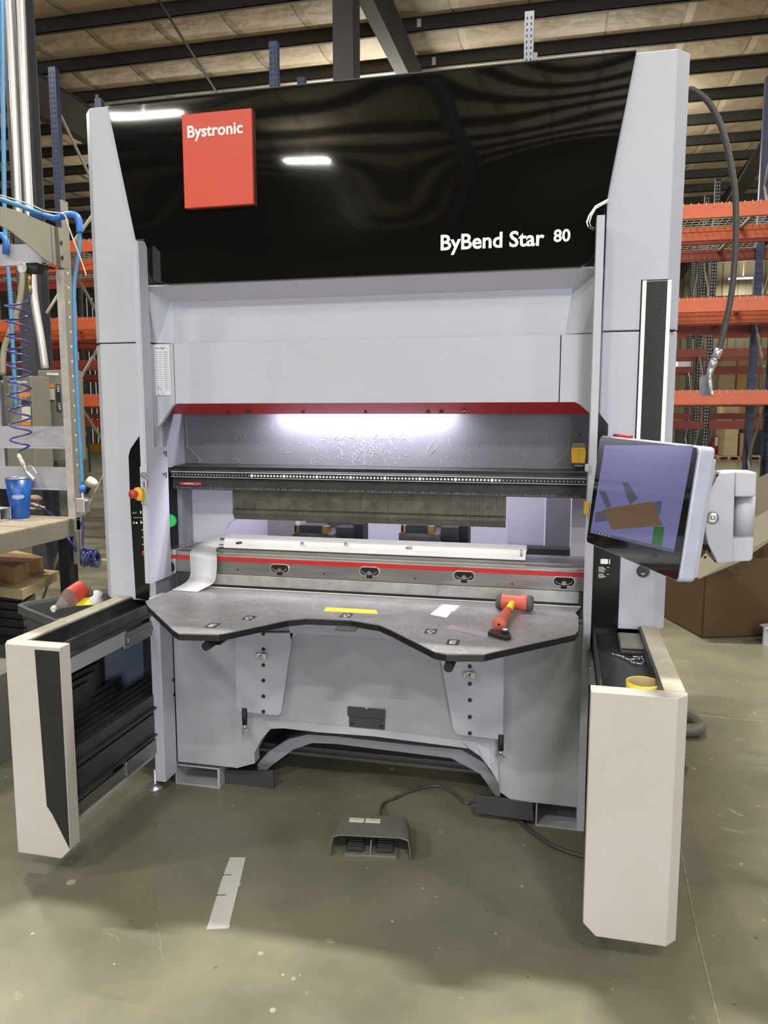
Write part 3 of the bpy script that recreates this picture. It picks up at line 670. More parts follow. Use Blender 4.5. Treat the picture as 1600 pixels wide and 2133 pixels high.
# folded flange around the arch, leaning back
ring = [(531, 1590), (530, 1568), (545, 1540), (564, 1518), (590, 1517), (660, 1525), (780, 1534), (975, 1559), (1000, 1575), (1022, 1603), (1039, 1632), (1041, 1650)]
ringo = [(492, 1600), (495, 1574), (519, 1522), (549, 1501), (580, 1500), (660, 1507), (780, 1519), (958, 1541), (990, 1545), (1020, 1560), (1037, 1583), (1041, 1612)]
mb = MB(); n = len(ring)
A_ = [Vector((P(p, YF)[0], YF-.002, P(p, YF)[1])) for p in ringo]; B_ = [Vector((P(p, YF)[0], YF+.035, P(p, YF)[1])) for p in ring]
for i in range(n):
    d = B_[i]-A_[i]
B_ = [at(p[0], p[1], Y=YF-.001) + Vector((0, -.016, 0)) for p in ring]
B_ = [at(p[0], p[1], Y=YF-.018) for p in ring]
mb.add(A_ + B_, [(i, i+1, n+i+1, n+i) for i in range(n-1)])
C_ = [b + Vector((0, .05, 0)) for b in B_]
mb.add(B_ + C_, [(i, i+1, n+i+1, n+i) for i in range(n-1)])
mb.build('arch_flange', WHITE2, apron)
# cross member seen through the arch
cm = [(535, 1592), (560, 1565), (600, 1540), (640, 1530), (700, 1534), (860, 1552), (960, 1562), (1010, 1590), (1045, 1640)]
cmb = [(540, 1618), (570, 1592), (610, 1562), (650, 1548), (700, 1550), (860, 1570), (940, 1580), (1000, 1612), (1040, 1670)]
a_ = xz(cm, 2.96) + xz(cmb, 2.96)[::-1]
MB().prism(a_, 'Y', 2.96, 3.0).build('cross_member', WHITE2, press, .002)
MB().box(-1.60, 0.10, 3.22, 3.3, 0.03, 1.0).build('shade_backing', MATTE, press)  # black panel set behind the arch in place of underbody shade
# adjustable support plates
YP = 2.762
PLATEM = mat('support_plate_coat', (0.46, 0.475, 0.53), 0.40, var=0.08, vs=3)
for k_, (po, bx, ys_, hk, gs) in enumerate((([(490, 1318), (492, 1474), (500, 1482), (578, 1491), (586, 1484), (608, 1330), (612, 1318)], 549, (1320, 1352, 1385, 1417, 1450, 1482), (548, 1363), (510, 1485, 1508)),
                               ([(916, 1365), (944, 1520), (953, 1530), (1040, 1541), (1048, 1535), (1050, 1357), (1050, 1350)], 979, (1388, 1424, 1458, 1493, 1527), (980, 1402), (1044, 1541, 1562)))):
    a_ = xz(po, YP)
    sp_ = MB().prism(a_, 'Y', YP, YP+.006).box(sum(p[0] for p in a_)/len(a_)-.03, sum(p[0] for p in a_)/len(a_)+.03, YP+.006, YF, .50, .62).build('support_plate', PLATEM, press, .0015)
    for yy in ys_:
        q = at(bx, yy, Y=YP)
        mb = MB().cyl((q.x, YP-.004, q.z), (q.x, YP+.001, q.z), .0075, n=14); mb.build('bolt', RUBBER, sp_)
    q = at(*hk, Y=YP)
    MB().box(q.x-.006, q.x+.006, YP-.02, YP, q.z-.006, q.z+.006).box(q.x-.022, q.x-.010, YP-.03, YP-.018, q.z-.012, q.z+.008).box(q.x+.004, q.x+.022, YP-.032, YP-.018, q.z-.012, q.z+.012).box(q.x-.020, q.x+.020, YP-.02, YP-.016, q.z-.004, q.z+.01).build('spring_clip', ZINC, sp_, .002)
    x_, ya, yb = gs
    q = at(x_, ya, Y=YP); q2 = at(x_, yb, Y=YP)
    MB().cyl((q.x, YP-.003, q.z+.02), (q.x, YP-.003, q2.z), .0105, n=14).build('gas_strut', RUBBER, sp_)
    MB().cyl((q.x, YP-.003, q2.z), (q.x, YP-.003, q2.z-.02), .0065, n=12).box(q.x-.010, q.x-.005, YP-.014, YP+.01, q2.z-.045, q2.z-.018).box(q.x+.004, q.x+.009, YP-.014, YP+.01, q2.z-.045, q2.z-.018).cyl((q.x-.016, YP-.003, q2.z-.024), (q.x+.016, YP-.003, q2.z-.024), .004, n=8).build('strut_clevis', ZINC, sp_)
    # shelf hinge block that carries the table
    MB().box(WORLD[sp_.name].x-.05, WORLD[sp_.name].x+.05, 2.62, YP, .775, .80).build('table_bearer', ZINC, sp_)
MB().prism(xz([(598, 1280), (606, 1335), (611, 1325), (622, 1320), (790, 1329), (870, 1338), (915, 1366), (915, 1300), (760, 1280)], YP), 'Y', YP, YP+.006).box(-.95, -.92, YP+.006, YF, .72, .75).box(-.50, -.47, YP+.006, YF, .72, .75).build('cross_plate', PLATEM, press, .001)
q = [at(*p, Y=YF) for p in ((726, 1470), (803, 1477), (805, 1519), (731, 1513))]
mb = MB().prism([(q[0].x, q[0].z), ((q[0].x+q[1].x)/2-.008, q[0].z), ((q[0].x+q[1].x)/2, q[0].z-.008), ((q[0].x+q[1].x)/2+.008, q[0].z), (q[1].x, q[0].z), (q[1].x, q[0].z-.035), (q[0].x, q[0].z-.035)], 'Y', YF-.016, YF-.004)
mb.box(q[0].x+.004, q[1].x-.002, YF-.008, YF, q[2].z, q[0].z-.03)
pk = mb.build('pedal_holder', GREYPL, press, .001)
for xx in (q[0].x+.016, q[1].x-.016): MB().cyl((xx, YF-.012, q[2].z+.014), (xx, YF-.007, q[2].z+.014), .006, n=12).build('bolt', RUBBER, pk)
# feet: open channels, kick plates and a levelling foot
for (x0, x1, zz) in ((at(366, 1632, Y=2.812).x, at(458, 1642, Y=2.812).x, .088), (at(1115, 1720, Y=2.812).x, 0.118, .100)):
    t_ = .006
    MB().box(x0, x1, 2.812, 3.5, 0, t_).box(x0, x1, 2.812, 3.5, zz-t_, zz).box(x0, x0+t_, 2.812, 3.5, t_, zz-t_).box(x1-t_*1.6, x1, 2.812, 3.5, t_, zz-t_).build('foot_channel', WHITE2, press, .001)
MB().slab([at(*p, Y=2.86) for p in ((463, 1604), (569, 1606), (571, 1645), (463, 1634))], (0, 1, 0), .012).build('kick_plate', GREYPL, press, .002)
MB().slab([at(*p, Y=2.80) for p in ((988, 1655), (1110, 1672), (1112, 1711), (990, 1694))], (0, 1, 0), .012).build('kick_plate', GREYPL, press, .002)
q = at(324, 1643, Z=0)
MB().lathe([(.001, 0), (.035, 0), (.033, .012), (.016, .026), (.009, .030), (.009, .14), (.001, .14)], (q.x, q.y, 0)).build('levelling_foot', ZINC, press)
MB().prism(rrect(-1.66, -1.60, .10, .16, .01), 'Y', q.y-.02, q.y+.05).build('foot_bracket', DSTEEL, press)
# guard rails either side of the opening
MB().box(-1.603, -1.584, 2.70, 2.765, 0.888, 2.195).build('guard_rail', WHITE, press, .002)
MB().prism([(2.70, .888), (2.868, .888), (2.868, 1.415), (2.856, 1.425), (2.766, 1.425), (2.766, 2.19), (2.75, 2.21), (2.70, 2.195)], 'X', -1.5835, -1.5775).build('guard_rail', WHITE, press, .0015)
MB().box(-1.590, -1.546, 2.70, 2.799, 0.062, ZTb-.03).build('guard_rail', WHITE, press, .002)
mb = MB()
MB().box(0.086, 0.112, 2.70, 2.80, 0.062, 2.20).build('guard_rail', WHITE, press, .002)
for px_ in ((361, 1416), (363, 1447)):
    q = at(*px_, X=-1.545); MB().cyl(q, q+Vector((.003, 0, 0)), .008, n=12).build('rail_screw', HOLE, press)
for px_ in ((342, 945), (342, 990)):
    q = at(*px_, X=-1.576); MB().tube([q + Vector((0, .0, 0)), q + Vector((.006, -.01, .008)), q + Vector((.006, .008, .010)), q + Vector((.003, .01, -.012))], .0022, 6).build('cable_hook', DSTEEL, press)
# bracket, latch and emergency stop on the left guard
mb = MB(); a_ = xz([(291, 972), (305, 972), (305, 1050), (294, 1050)], 2.692); mb.prism(a_, 'Y', 2.692, 2.70)
b_ = mb.build('stop_bracket', WHITE, press, .001)
q = at(300, 989, Y=2.69); MB().cyl((q.x, 2.69, q.z), (q.x, 2.68, q.z), .012, n=6).cyl((q.x, 2.68, q.z), (q.x+.02, 2.66, q.z), .005, n=10).build('toggle_bolt', ZINC, b_)
q = at(305, 1007, Y=2.69); MB().box(q.x-.008, q.x+.008, 2.675, 2.69, q.z-.013, q.z+.012).build('latch', STEELL, b_, .002)
q = at(300, 1032, Y=2.69); MB().box(q.x-.014, q.x+.006, 2.66, 2.69, q.z-.018, q.z+.018).build('yellow_block', YPLAST, b_, .002)
q = at(285, 1029, Y=2.66); es = MB().lathe([(.001, 0), (.025, 0), (.025, .012), (.014, .016), (.001, .016)], (q.x, 2.68, q.z), (-.35, -1, 0)).build('emergency_stop', YPLAST, b_)
MB().lathe([(.012, .014), (.014, .022), (.017, .034), (.016, .040), (.001, .042)], (q.x, 2.68, q.z), (-.35, -1, 0)).build('stop_button', mat('red_button', (.45, .04, .04), .4), b_)
# right hand catch on the guard
q = at(1221, 975, Y=2.69); MB().box(q.x-.004, q.x+.010, 2.68, 2.70, q.z-.012, q.z+.014).build('latch', ARMG, press, .003)
q = at(1221, 1058, Y=2.69); MB().box(q.x-.007, q.x+.008, 2.675, 2.70, q.z-.022, q.z+.022).build('yellow_block', YPLAST, press, .003)
# black smoked panels beside the guards
a_ = xz([(294, 903), (272, 935), (268, 950), (272, 1060), (283, 1246), (311, 1251), (312, 903)], YF-.003)
sp1 = MB().prism(a_, 'Y', YF-.004, YF-.0005).build('smoked_panel', GLASSBLK, press)
for body, px_, wd in (('A', (277, 1070), .007), ('//', (282, 1070), .006), ('B', (278, 1091), .006)):
    q = at(*px_, Y=YF-.0045); text('panel_mark', body, WTXT, sp1, q, (1, 0, 0), (0, 0, 1), wd)
mb = MB()
for px_ in ((292, 1067), (293, 1088)):
    q = at(*px_, Y=YF-.005); mb.add([q + Vector((0, 0, .008)), q + Vector((0, 0, -.008)), q + Vector((.007, 0, 0))], [(0, 1, 2)])
q = at(278, 1078, Y=YF-.005); mb.box(q.x, q.x+.04, YF-.0052, YF-.005, q.z-.0006, q.z+.0006)
q = at(300, 1150, Y=YF-.005)
for k in range(5): mb.box(q.x-.006, q.x-.002, YF-.0052, YF-.005, q.z+.03*k, q.z+.03*k+.004)
q = at(285, 1089, Y=YF-.005); mb.prism(rrect(q.x-.005, q.x+.003, q.z-.004, q.z+.003, .002, 2), 'Y', YF-.0052, YF-.005)
mb.build('panel_icon', WTXT, sp1)
q = at(300, 1152, Y=YF-.005); MB().box(q.x-.008, q.x+.008, YF-.0054, YF-.0048, q.z-.010, q.z+.006).build('panel_key', RED, sp1)
a_ = [(0.1135, 1.56), (0.118, 1.56), (0.150, 1.52), (0.150, 1.45), (.209, 1.20), (.209, ZB), (0.1135, ZB)]
sp2 = MB().prism(a_, 'Y', YF-.004, YF-.0005).build('smoked_panel', GLASSBLK, press)
MB().box(.1135, .209, YF+.04, YF+.06, 0.07, ZB-.002).build('lower_side_sheet', DSTEEL, press)
mb = MB()
q = at(1251, 1164, Y=YF-.005); mb.prism(rrect(q.x, q.x+.026, q.z-.018, q.z+.0, .003, 2), 'Y', YF-.0052, YF-.0045)
mb.box(q.x+.03, q.x+.033, YF-.0052, YF-.005, q.z-.018, q.z)
q = at(1247, 1181, Y=YF-.005)
for k in range(10):
    if k == 5: continue
    mb.box(q.x, q.x+.018+.004*((k*7) % 3), YF-.0052, YF-.005, q.z-.0042*k-.001, q.z-.0042*k+.0006)
mb.box(q.x+.03, q.x+.036, YF-.0052, YF-.005, q.z-.001, q.z+.001); mb.box(q.x+.03, q.x+.036, YF-.0052, YF-.005, q.z-.026, q.z-.024)
mb.build('panel_icon', WTXT, sp2)
q = at(1340, 1190, Y=YF-.003)
bt = MB().cyl((q.x, YF-.004, q.z), (q.x, YF+.001, q.z), .022, n=28).build('chevron_button', GLASSBLK, press)
MB().bar((q.x-.006, YF-.0045, q.z-.006), (q.x, YF-.0045, q.z-.012), .0015, .0025).bar((q.x, YF-.0045, q.z-.012), (q.x+.006, YF-.0045, q.z-.006), .0015, .0025).build('chevron_mark', WTXT, bt)
# brush seal in the right cover
bx0 = P((1343, 600), YF)[0]; bx1 = P((1393, 600), YF)[0]; bz1 = at(1370, 584, Y=YF).z
br = MB().box(bx0+.004, bx1-.004, YF-.004, YF+.02, 1.3, bz1-.003).build('brush_seal', MATTE, press)
mb = MB(); xm = (bx0+bx1)/2
zz = 1.3
while zz < bz1-.006:
    j = random.uniform(-.003, .003)
    mb.add([(bx0+.006, YF-.006, zz), (bx0+.006, YF-.006, zz+.0014), (xm+j, YF-.009, zz-.004+j), ], [(0, 1, 2)])
    mb.add([(bx1-.006, YF-.006, zz), (bx1-.006, YF-.006, zz+.0014), (xm+j, YF-.009, zz-.004-j)], [(0, 1, 2)])
    zz += .0032
mb.build('bristles', mat('grey_bristle', (.035, .037, .034), .5), br)['kind'] = 'stuff'
mb = MB().box(bx0-.008, bx0+.005, YF-.010, YF+.001, 1.3, bz1).box(bx1-.005, bx1+.008, YF-.010, YF+.001, 1.3, bz1); mb.build('seal_channel', WTXT, br, .001)
MB().box(bx0-.012, bx0-.0085, YF-.0012, YF, 1.3, bz1+.004).box(bx0-.012, bx1+.008, YF-.0012, YF, bz1, bz1+.003).build('seal_gap', HOLE, br)
# seam lines of the covers are real gaps between upper and lower covers; dark backing shows in them
MB().box(XL+.012, -1.617, YF+.004, 4.28, ZS-.0015, ZS+.0015).build('seam_backing', HOLE, press)
MB().box(.13, XR-.012, YF+.004, 4.28, ZS-.0015, ZS+.0015).build('seam_backing', HOLE, press)
# green pilot lamp and dark column in the left cheek
q = at(349, 1086, Y=2.90)
MB().cyl((q.x, 2.90, q.z), (q.x, 2.928, q.z), .027, n=24).build('pilot_lamp', GREEN, press)
MB().box(-1.64, -1.606, 2.93, 3.0, .90, 1.335).build('cheek_column', MATTE, press)
MB().box(-1.606, -1.585, 2.99, 3.09, .99, 1.243).build('cheek_plate', mat('blue_grey_plate', (.26, .27, .33), .45), press)

# ---------------------------------------------------------------- pull-out drawers of the machine
def drawer_front(xin, xch, xout, y, z0, z1, c, m_, parent):
    # inner edge xin is square with a clipped bottom corner, outer edge is chamfered from xch to xout
    sg = 1 if xch > xin else -1
    def foot(xi, z): return [(xi, y, z), (xch, y, z), (xout, y+.034, z), (xout, y+.055, z), (xi, y+.055, z)]
    mb = MB(); lo, mid, hi = foot(xin+sg*c, z0), foot(xin, z0+c), foot(xin, z1)
    mb.add(lo+mid+hi, [(0, 1, 2, 3, 4), (14, 13, 12, 11, 10)] + [(k*5+i, k*5+(i+1) % 5, (k+1)*5+(i+1) % 5, (k+1)*5+i) for k in (0, 1) for i in range(5)])
    return mb.build('drawer_front', m_, parent, .002)
ZD = 0.808
# left drawer
xl0, xl1 = -1.785, -1.562
dl = MB().box(xl0+.010, xl0+.022, 2.156, 3.0, 0.16, ZD-.05).build('tool_drawer', mat('pale_blue_drawer_sheet', (.36, .43, .62), .5), press)
fL = drawer_front(xl1, xl0+.020, xl0, 2.10, .078, ZD, .036, WHITEDR, dl)
z1 = ZD-.010
sx0, sx1 = at(72, 1352, Y=2.099).x, xl1-.0015
MB().prism([(sx0, ZD-.012), (sx0+.012, .26), (sx0+.030, .235), (sx1, .118), (sx1, ZD-.012)], 'Y', 2.0985, 2.1005).build('black_inlay', MATTE, dl)
MB().box(xl0, xl0+.058, 2.156, 3.0, ZD-.045, ZD).build('top_rim', DIRTY, dl, .002)
MB().box(xl0+.058, xl1-.025, 2.16, 3.0, ZD-.055, ZD-.050).box(xl0+.058, xl0+.064, 2.16, 3.0, ZD-.05, ZD-.006).box(xl1-.031, xl1-.025, 2.16, 3.0, ZD-.05, ZD-.002).box(xl1-.031, xl1-.018, 2.16, 3.0, ZD-.052, ZD-.046).build('top_tray', DSTEEL, dl, .001)
MB().box(xl1-.030, xl1-.020, 2.156, 2.52, ZD-.115, ZD-.060).box(xl1-.034, xl1-.026, 2.16, 2.52, ZD-.095, ZD-.080).build('slide_rail', ZINC, dl, .002)
MB().box(xl1-.036, xl1-.018, 2.50, 2.80, ZD-.130, ZD-.070).box(xl1-.024, xl1-.012, 2.52, 2.80, ZD-.110, ZD-.090).build('slide_carriage', STEEL, dl, .003)
MB().box(xl1-.040, xl1-.030, 2.16, 2.52, .18, .225).build('slide_rail', STEEL, dl, .002)
MB().box(xl1-.036, xl1-.018, 2.48, 2.80, .185, .245).build('slide_carriage', STEEL, dl, .003)
MB().box(xl0+.03, xl1-.03, 2.16, 2.85, .165, .175).build('bottom_shelf', WHITE2, dl)
# tool holders: ribbed steel racks standing in the drawer
for k_, (xa, xb, za, zb_, yb_) in enumerate(((-1.755, -1.71, .42, .62, 2.62), (-1.735, -1.67, .36, .50, 2.70))):
    mb = MB()
    for j in range(4): mb.box(xa+j*.012, xa+j*.012+.007, 2.17, yb_-.05*j, za, zb_-.02*j)
    mb.build('tool_rack', DSTEEL, dl, .001)
mb = MB().box(-1.72, -1.59, 2.165, 2.84, .415, .425)
for j in range(5): mb.box(-1.72+.028*j, -1.708+.028*j, 2.165, 2.84, .425, .447-.004*j)
mb.box(-1.595, -1.585, 2.165, 2.84, .36, .43).box(-1.585, -1.572, 2.165, 2.84, .375, .382); mb.build('tool_shelf', DSTEEL, dl, .001)
mb = MB().box(-1.595, -1.585, 2.165, 2.84, .25, .352).box(-1.585, -1.572, 2.165, 2.84, .262, .268); mb.build('tool_shelf', DSTEEL, dl, .001)
# right drawer
xr0, xr1 = 0.092, 0.345
dr = MB().box(xr1-.022, xr1-.010, 2.156, 3.0, 0.16, ZD-.05).build('tool_drawer', WHITEDR, press)
drawer_front(xr0, xr1-.030, xr1, 2.08, .095, ZD, .036, WHITEDR, dr)
MB().prism([(2.14, ZD), (3.0, ZD), (3.0, ZD-.045), (2.14, ZD-.045)], 'X', xr1-.058, xr1-.002).build('top_rim', DIRTY, dr, .002)
MB().box(xr0+.028, xr1-.058, 2.14, 3.0, ZD-.058, ZD-.052).box(xr1-.066, xr1-.058, 2.14, 3.0, ZD-.052, ZD-.004).box(xr0+.028, xr0+.034, 2.14, 3.0, ZD-.052, ZD-.010).build('top_tray', DSTEEL, dr, .001)
MB().box(xr0+.016, xr0+.026, 2.14, 2.55, ZD-.115, ZD-.060).build('slide_rail', ZINC, dr, .002)
MB().box(xr0+.010, xr0+.028, 2.50, 2.80, ZD-.13, ZD-.07).build('slide_carriage', STEEL, dr, .003)
MB().box(xr0+.03, xr1-.03, 2.14, 2.85, .165, .175).build('bottom_shelf', WHITE2, dr)

# ================================================================= THINGS ON THE MACHINE
# upper punches
seg = [487, 754, 809, 979, 990, 998, 1006, 1035, 1054]
pos = ['longest punch bar, leftmost under the black ram beam', 'short punch bar right of the longest one', 'long punch bar right of centre with mottled brown face', 'narrow finger punch just right of the long mottled bar',
       'second narrow finger punch between thin neighbours', 'third narrow finger punch from the left in the thin group', 'short square punch bar right of the thin fingers', 'last punch segment at the right end of the tool row']
for i in range(8):
    yv = 1056
    x0 = at(seg[i], yv, Y=2.985).x + .0004; x1 = at(seg[i+1], yv, Y=2.985).x - .0004
    mb = MB().prism([(2.975, 1.2435), (2.975, 1.165), (2.978, 1.160), (2.970, 1.158), (2.970, 1.145), (2.992, 1.117), (2.996, 1.117), (3.004, 1.160), (3.004, 1.2435)], 'X', x0, x1)
    tag(mb.build('punch_tool', PUNCH), pos[i], 'tool', 'punches clamped under the ram beam')
# white plastic cover over the die, and translucent strip hanging at its left end
ya, yb = 2.952, 2.935
A_ = at(480, 1113, Y=3.03); B_ = at(1112, 1136, Y=3.03)
zc = zr+.074
mb = MB()
xa, xb = -1.475, -0.128
sec = [(2.940, zr+.034), (2.944, zr+.055), (2.952, zc-.004), (2.965, zc), (3.025, zc+.004), (3.05, zc-.012), (3.056, zr+.05)]
inn = [(y_ + (.002 if y_ < 3 else -.002), z_-.002) for y_, z_ in sec]
mb.prism(sec + inn[::-1], 'X', xa+.10, xb)
cov = mb.build('die_cover', WPLASTIC); tag(cov, 'long white plastic guard cover lying over the bottom die', 'cover')
# flowing strip
mb = MB()
path = [((410, 1137), (452, 1141)), ((397, 1150), (452, 1158)), ((396, 1170), (452, 1178)), ((397, 1195), (450, 1203)), ((388, 1212), (443, 1216)), ((358, 1229), (411, 1233))]
Ys = [2.93, 2.855, 2.845, 2.835, 2.80, 2.72]
L_ = []; R_ = []
for (a, b), yv in zip(path, Ys):
    L_.append(at(*a, Y=yv)); R_.append(at(*b, Y=yv))
L_[-1].z = R_[-1].z = ZTb+.001
q = at(358, 1229, Z=ZTb+.0015); q2 = at(411, 1233, Z=ZTb+.0015); L_[-1] = q; R_[-1] = q2
L_ = [at(480, 1113, Y=2.985), at(440, 1123, Y=2.965)] + L_; R_ = [at(505, 1136, Y=2.945), at(480, 1139, Y=2.943)] + R_
Ls = spline(L_, 6); Rs = spline(R_, 6); n = len(Ls)
mb.smooth = True
th = Vector((0, -.0012, .0004))
mb.add(Ls + Rs + [p+th for p in Ls] + [p+th for p in Rs],
       [(i, i+1, n+i+1, n+i) for i in range(n-1)] + [(2*n+i, 3*n+i, 3*n+i+1, 2*n+i+1) for i in range(n-1)] +
       [(i, 2*n+i, 2*n+i+1, i+1) for i in range(n-1)] + [(n+i, n+i+1, 3*n+i+1, 3*n+i) for i in range(n-1)])
tag(mb.build('plastic_strip', FROST), 'curled translucent plastic strip draped onto the left end of the table', 'strip')
# magnets on the red cowl and cover
def on_cowl(px_, py_):
    n_ = Vector((0, zb-1.5565, (2.985-YA-.015))).normalized()
    P0 = Vector((0, YA+.015, zb)); return atp(px_, py_, P0, Vector((0, -(zb-1.5565), -(2.985-YA-.015))))
for px_, w_, lb, mm in ((476, .006, 'tiny dark magnet at the left end of the red cowl', DSTEEL), (520, .011, 'bronze block magnet near the left of the red cowl', PUNCH), (632, .006, 'small round magnet on the red cowl right of the bronze block', DSTEEL),
                  (762, .006, 'flat dark magnet at mid length of the red cowl', DSTEEL), (892, .007, 'round magnet left of its close neighbour on the red cowl', PUNCH), (920, .008, 'round dark magnet left of the bright diamond one on the cowl', DSTEEL)):
    q = on_cowl(px_, 858); d = Vector((0, -.35, -1)).normalized()
    if w_ > .01: mb = MB().slab([q+Vector((-w_, 0, -.0)), q+Vector((w_, 0, .0)), q+Vector((w_, -.012, .004)), q+Vector((-w_, -.012, .004))], d, .008)
    else: mb = MB().cyl(q, q+d*.006, w_, n=14)
    tag(mb.build('magnet', mm), lb, 'magnet', 'magnets stuck to the red cowl')
q = on_cowl(967, 855); d = Vector((0, -.35, -1)).normalized()
t = thing('magnet', q, 'bright diamond shaped magnet with dark centre on the red cowl', 'magnet', 'magnets stuck to the red cowl')
MB().cyl(q, q+d*.006, .011, n=4).build('magnet_body', STEELL, t); MB().cyl(q+d*.006, q+d*.010, .004, n=10).build('magnet_center', RUBBER, t)
for px_, py_, lb in ((498, 1131, 'dark rod magnet at the left on the white die cover'), (630, 1131, 'first round magnet on the white die cover, left of its twin'), (721, 1132, 'round magnet near the middle of the white die cover'), (852, 1141, 'bright block magnet right of centre on the white die cover'), (1086, 1152, 'grey peg magnet at the right end of the white die cover')):
    q = at(px_, py_, Y=2.942); s_ = .006 if py_ != 1131 or px_ > 600 else .005
    mb = MB()
    if px_ in (498, 852): mb.cyl(q+Vector((-.012, 0, -.001)), q+Vector((.012, -.002, .003)), .0045, n=12)
    elif px_ == 1086: mb.cyl(q+Vector((0, 0, -.012)), q+Vector((0, 0, .012)), .0045, n=12)
    else: mb.cyl(q, q+Vector((0, -.012, 0)), .0055, n=12)
    tag(mb.build('magnet', ZINC if px_ != 498 else DSTEEL), lb, 'magnet', 'magnets on the die cover')
# gauge chart
q0 = at(312, 717, Y=YA-.001); q1 = at(358, 717, Y=YA-.001); q2 = at(362, 823, Y=YA-.001)
x0, x1, z1_, z0_ = q0.x, q0.x+.079, q0.z-.002, q2.z
x0 = at(314, 760, Y=YA-.001).x + .001; x1 = x0 + .084
t = thing('gauge_chart', (x0, YA, z0_), 'laminated white chart with rows of figures hung beside the header corner', 'chart')
MB().prism(rrect(x0, x1, z0_, z1_, .005, 3), 'Y', YA-.0025, YA-.0005).build('card', PAPER, t)
text('title', 'Alro Steel', INK, t, (x0+.022, YA-.0026, z1_-.018), (1, 0, 0), (0, 0, 1), .044, offset=.01, shear=.3)
mb = MB().cyl((x0+.012, YA-.0032, z1_-.013), (x0+.012, YA-.0026, z1_-.013), .006, n=14); mb.build('round_logo', INK, t)
mb = MB(); zz = z1_-.030
for k in range(18):
    for (a, b) in ((.006, .020), (.022, .050), (.058, .082)):
        mb.box(x0+a, x0+b-random.uniform(0, .003), YA-.0030, YA-.0026, zz-.0014, zz+.0006)
    zz -= (z1_-z0_-.045)/18
mb.box(x0+.028, x0+.05, YA-.003, YA-.0026, z0_+.006, z0_+.008); mb.build('chart_rows', INKG, t)
mb = MB(); a_ = [Vector((x0+.030, YA-.004, z0_-.002)), Vector((x0+.031, YA-.004, z0_+.036)), Vector((x0+.060, YA-.004, z0_-.002)), Vector((x0+.030, YA-.004, z0_-.002))]
mb.tube(a_, .0012, 6); tag(mb.build('wire_clip', ZINC), 'bent triangular wire clip at the bottom of the laminated chart', 'clip')
# yellow tape measure stuck to the slate plate
q = at(1206, 948, Y=3.035)
t = thing('tape_measure', q, 'yellow and grey tape measure stuck at the right end of the slate plate', 'tape measure')
za, zb2 = at(1206, 972, Y=3.035).z, at(1206, 922, Y=3.035).z; xa_, xb_ = at(1190, 948, Y=3.035).x, at(1221, 948, Y=3.035).x
mb = MB().prism([(xa_+.004, za+.012), (xb_-.003, za+.012), (xb_, zb2-.036), (xb_-.004, zb2-.018), (xa_+.002, zb2-.018), (xa_, zb2-.035)], 'Y', 3.03, 3.07); mb.build('case', YPLAST, t, .004)
mb = MB().prism([(xa_+.001, zb2-.0175), (xb_-.002, zb2-.0175), (xb_-.005, zb2-.002), (xa_+.006, zb2-.001)], 'Y', 3.032, 3.07); mb.build('grey_cap', mat('grey_tape_cap', (.17, .17, .14), .5), t, .003)
MB().prism([(xa_+.006, za), (xb_-.004, za), (xb_-.003, za+.0115), (xa_+.004, za+.0115)], 'Y', 3.032, 3.07).build('mouth', RUBBER, t, .002)
MB().box(xa_+.012, xb_-.010, 3.026, 3.0315, za+.001, za+.007).build('tape_hook', STEELL, t)
MB().box((xa_+xb_)/2-.0006, (xa_+xb_)/2+.0006, 3.0285, 3.03, za+.02, zb2-.022).build('case_seam', INKG, t)
# objects on the table
zt = ZTb
def ontable(name, pxs, m_, h, label, cat):
    pts_ = [at(*p, Z=zt) for p in pxs]
    o = MB().slab(pts_, (0, 0, 1), h).build(name, m_); return tag(o, label, cat)
ontable('tape_strip', [(674, 1273), (680, 1265), (783, 1271), (788, 1279)], YELLOW, .0006, 'bright yellow tape strip stuck on the middle of the dark table', 'tape')
ontable('note_paper', [(896, 1280), (922, 1259), (958, 1262), (946, 1273), (941, 1274), (931, 1287)], PAPER, .0008, 'small white notched paper piece lying on the table', 'paper')
a = at(442, 1214, Z=zt); tag(MB().lathe([(.001, 0), (.012, 0), (.016, .006), (.010, .013), (.001, .015)], a + Vector((.012, .02, 0)), n=7).build('tape_scrap', YELLOW), 'small crumpled yellow tape scrap beside the translucent strip', 'scrap')
# folding square with black head
q0 = at(932, 1306, Z=zt); q1 = at(1058, 1333, Z=zt)
t = thing('protractor_square', q1, 'thin steel rule with black locking head lying on the table', 'measuring tool')
q = [at(*p, Z=zt) for p in ((929, 1309), (940, 1302), (1062, 1329), (1055, 1338))]
MB().slab(q, (0, 0, 1), .0015).build('blade', STEELL, t)
q = [at(*p, Z=zt+.0016) for p in ((1016, 1322), (1022, 1315), (1045, 1318), (1062, 1321), (1065, 1332), (1055, 1335), (1040, 1330))]
MB().slab(q, (0, 0, 1), .009).build('head', BLKEDGE, t, .001)
q = at(1052, 1318, Z=zt+.010); MB().cyl(q, q+Vector((0, 0, .010)), .0105, n=20).build('lock_knob', RUBBER, t)
MB().cyl(q+Vector((0, 0, .0101)), q+Vector((0, 0, .0115)), .0085, n=20).build('knob_cap', PAPER, t)
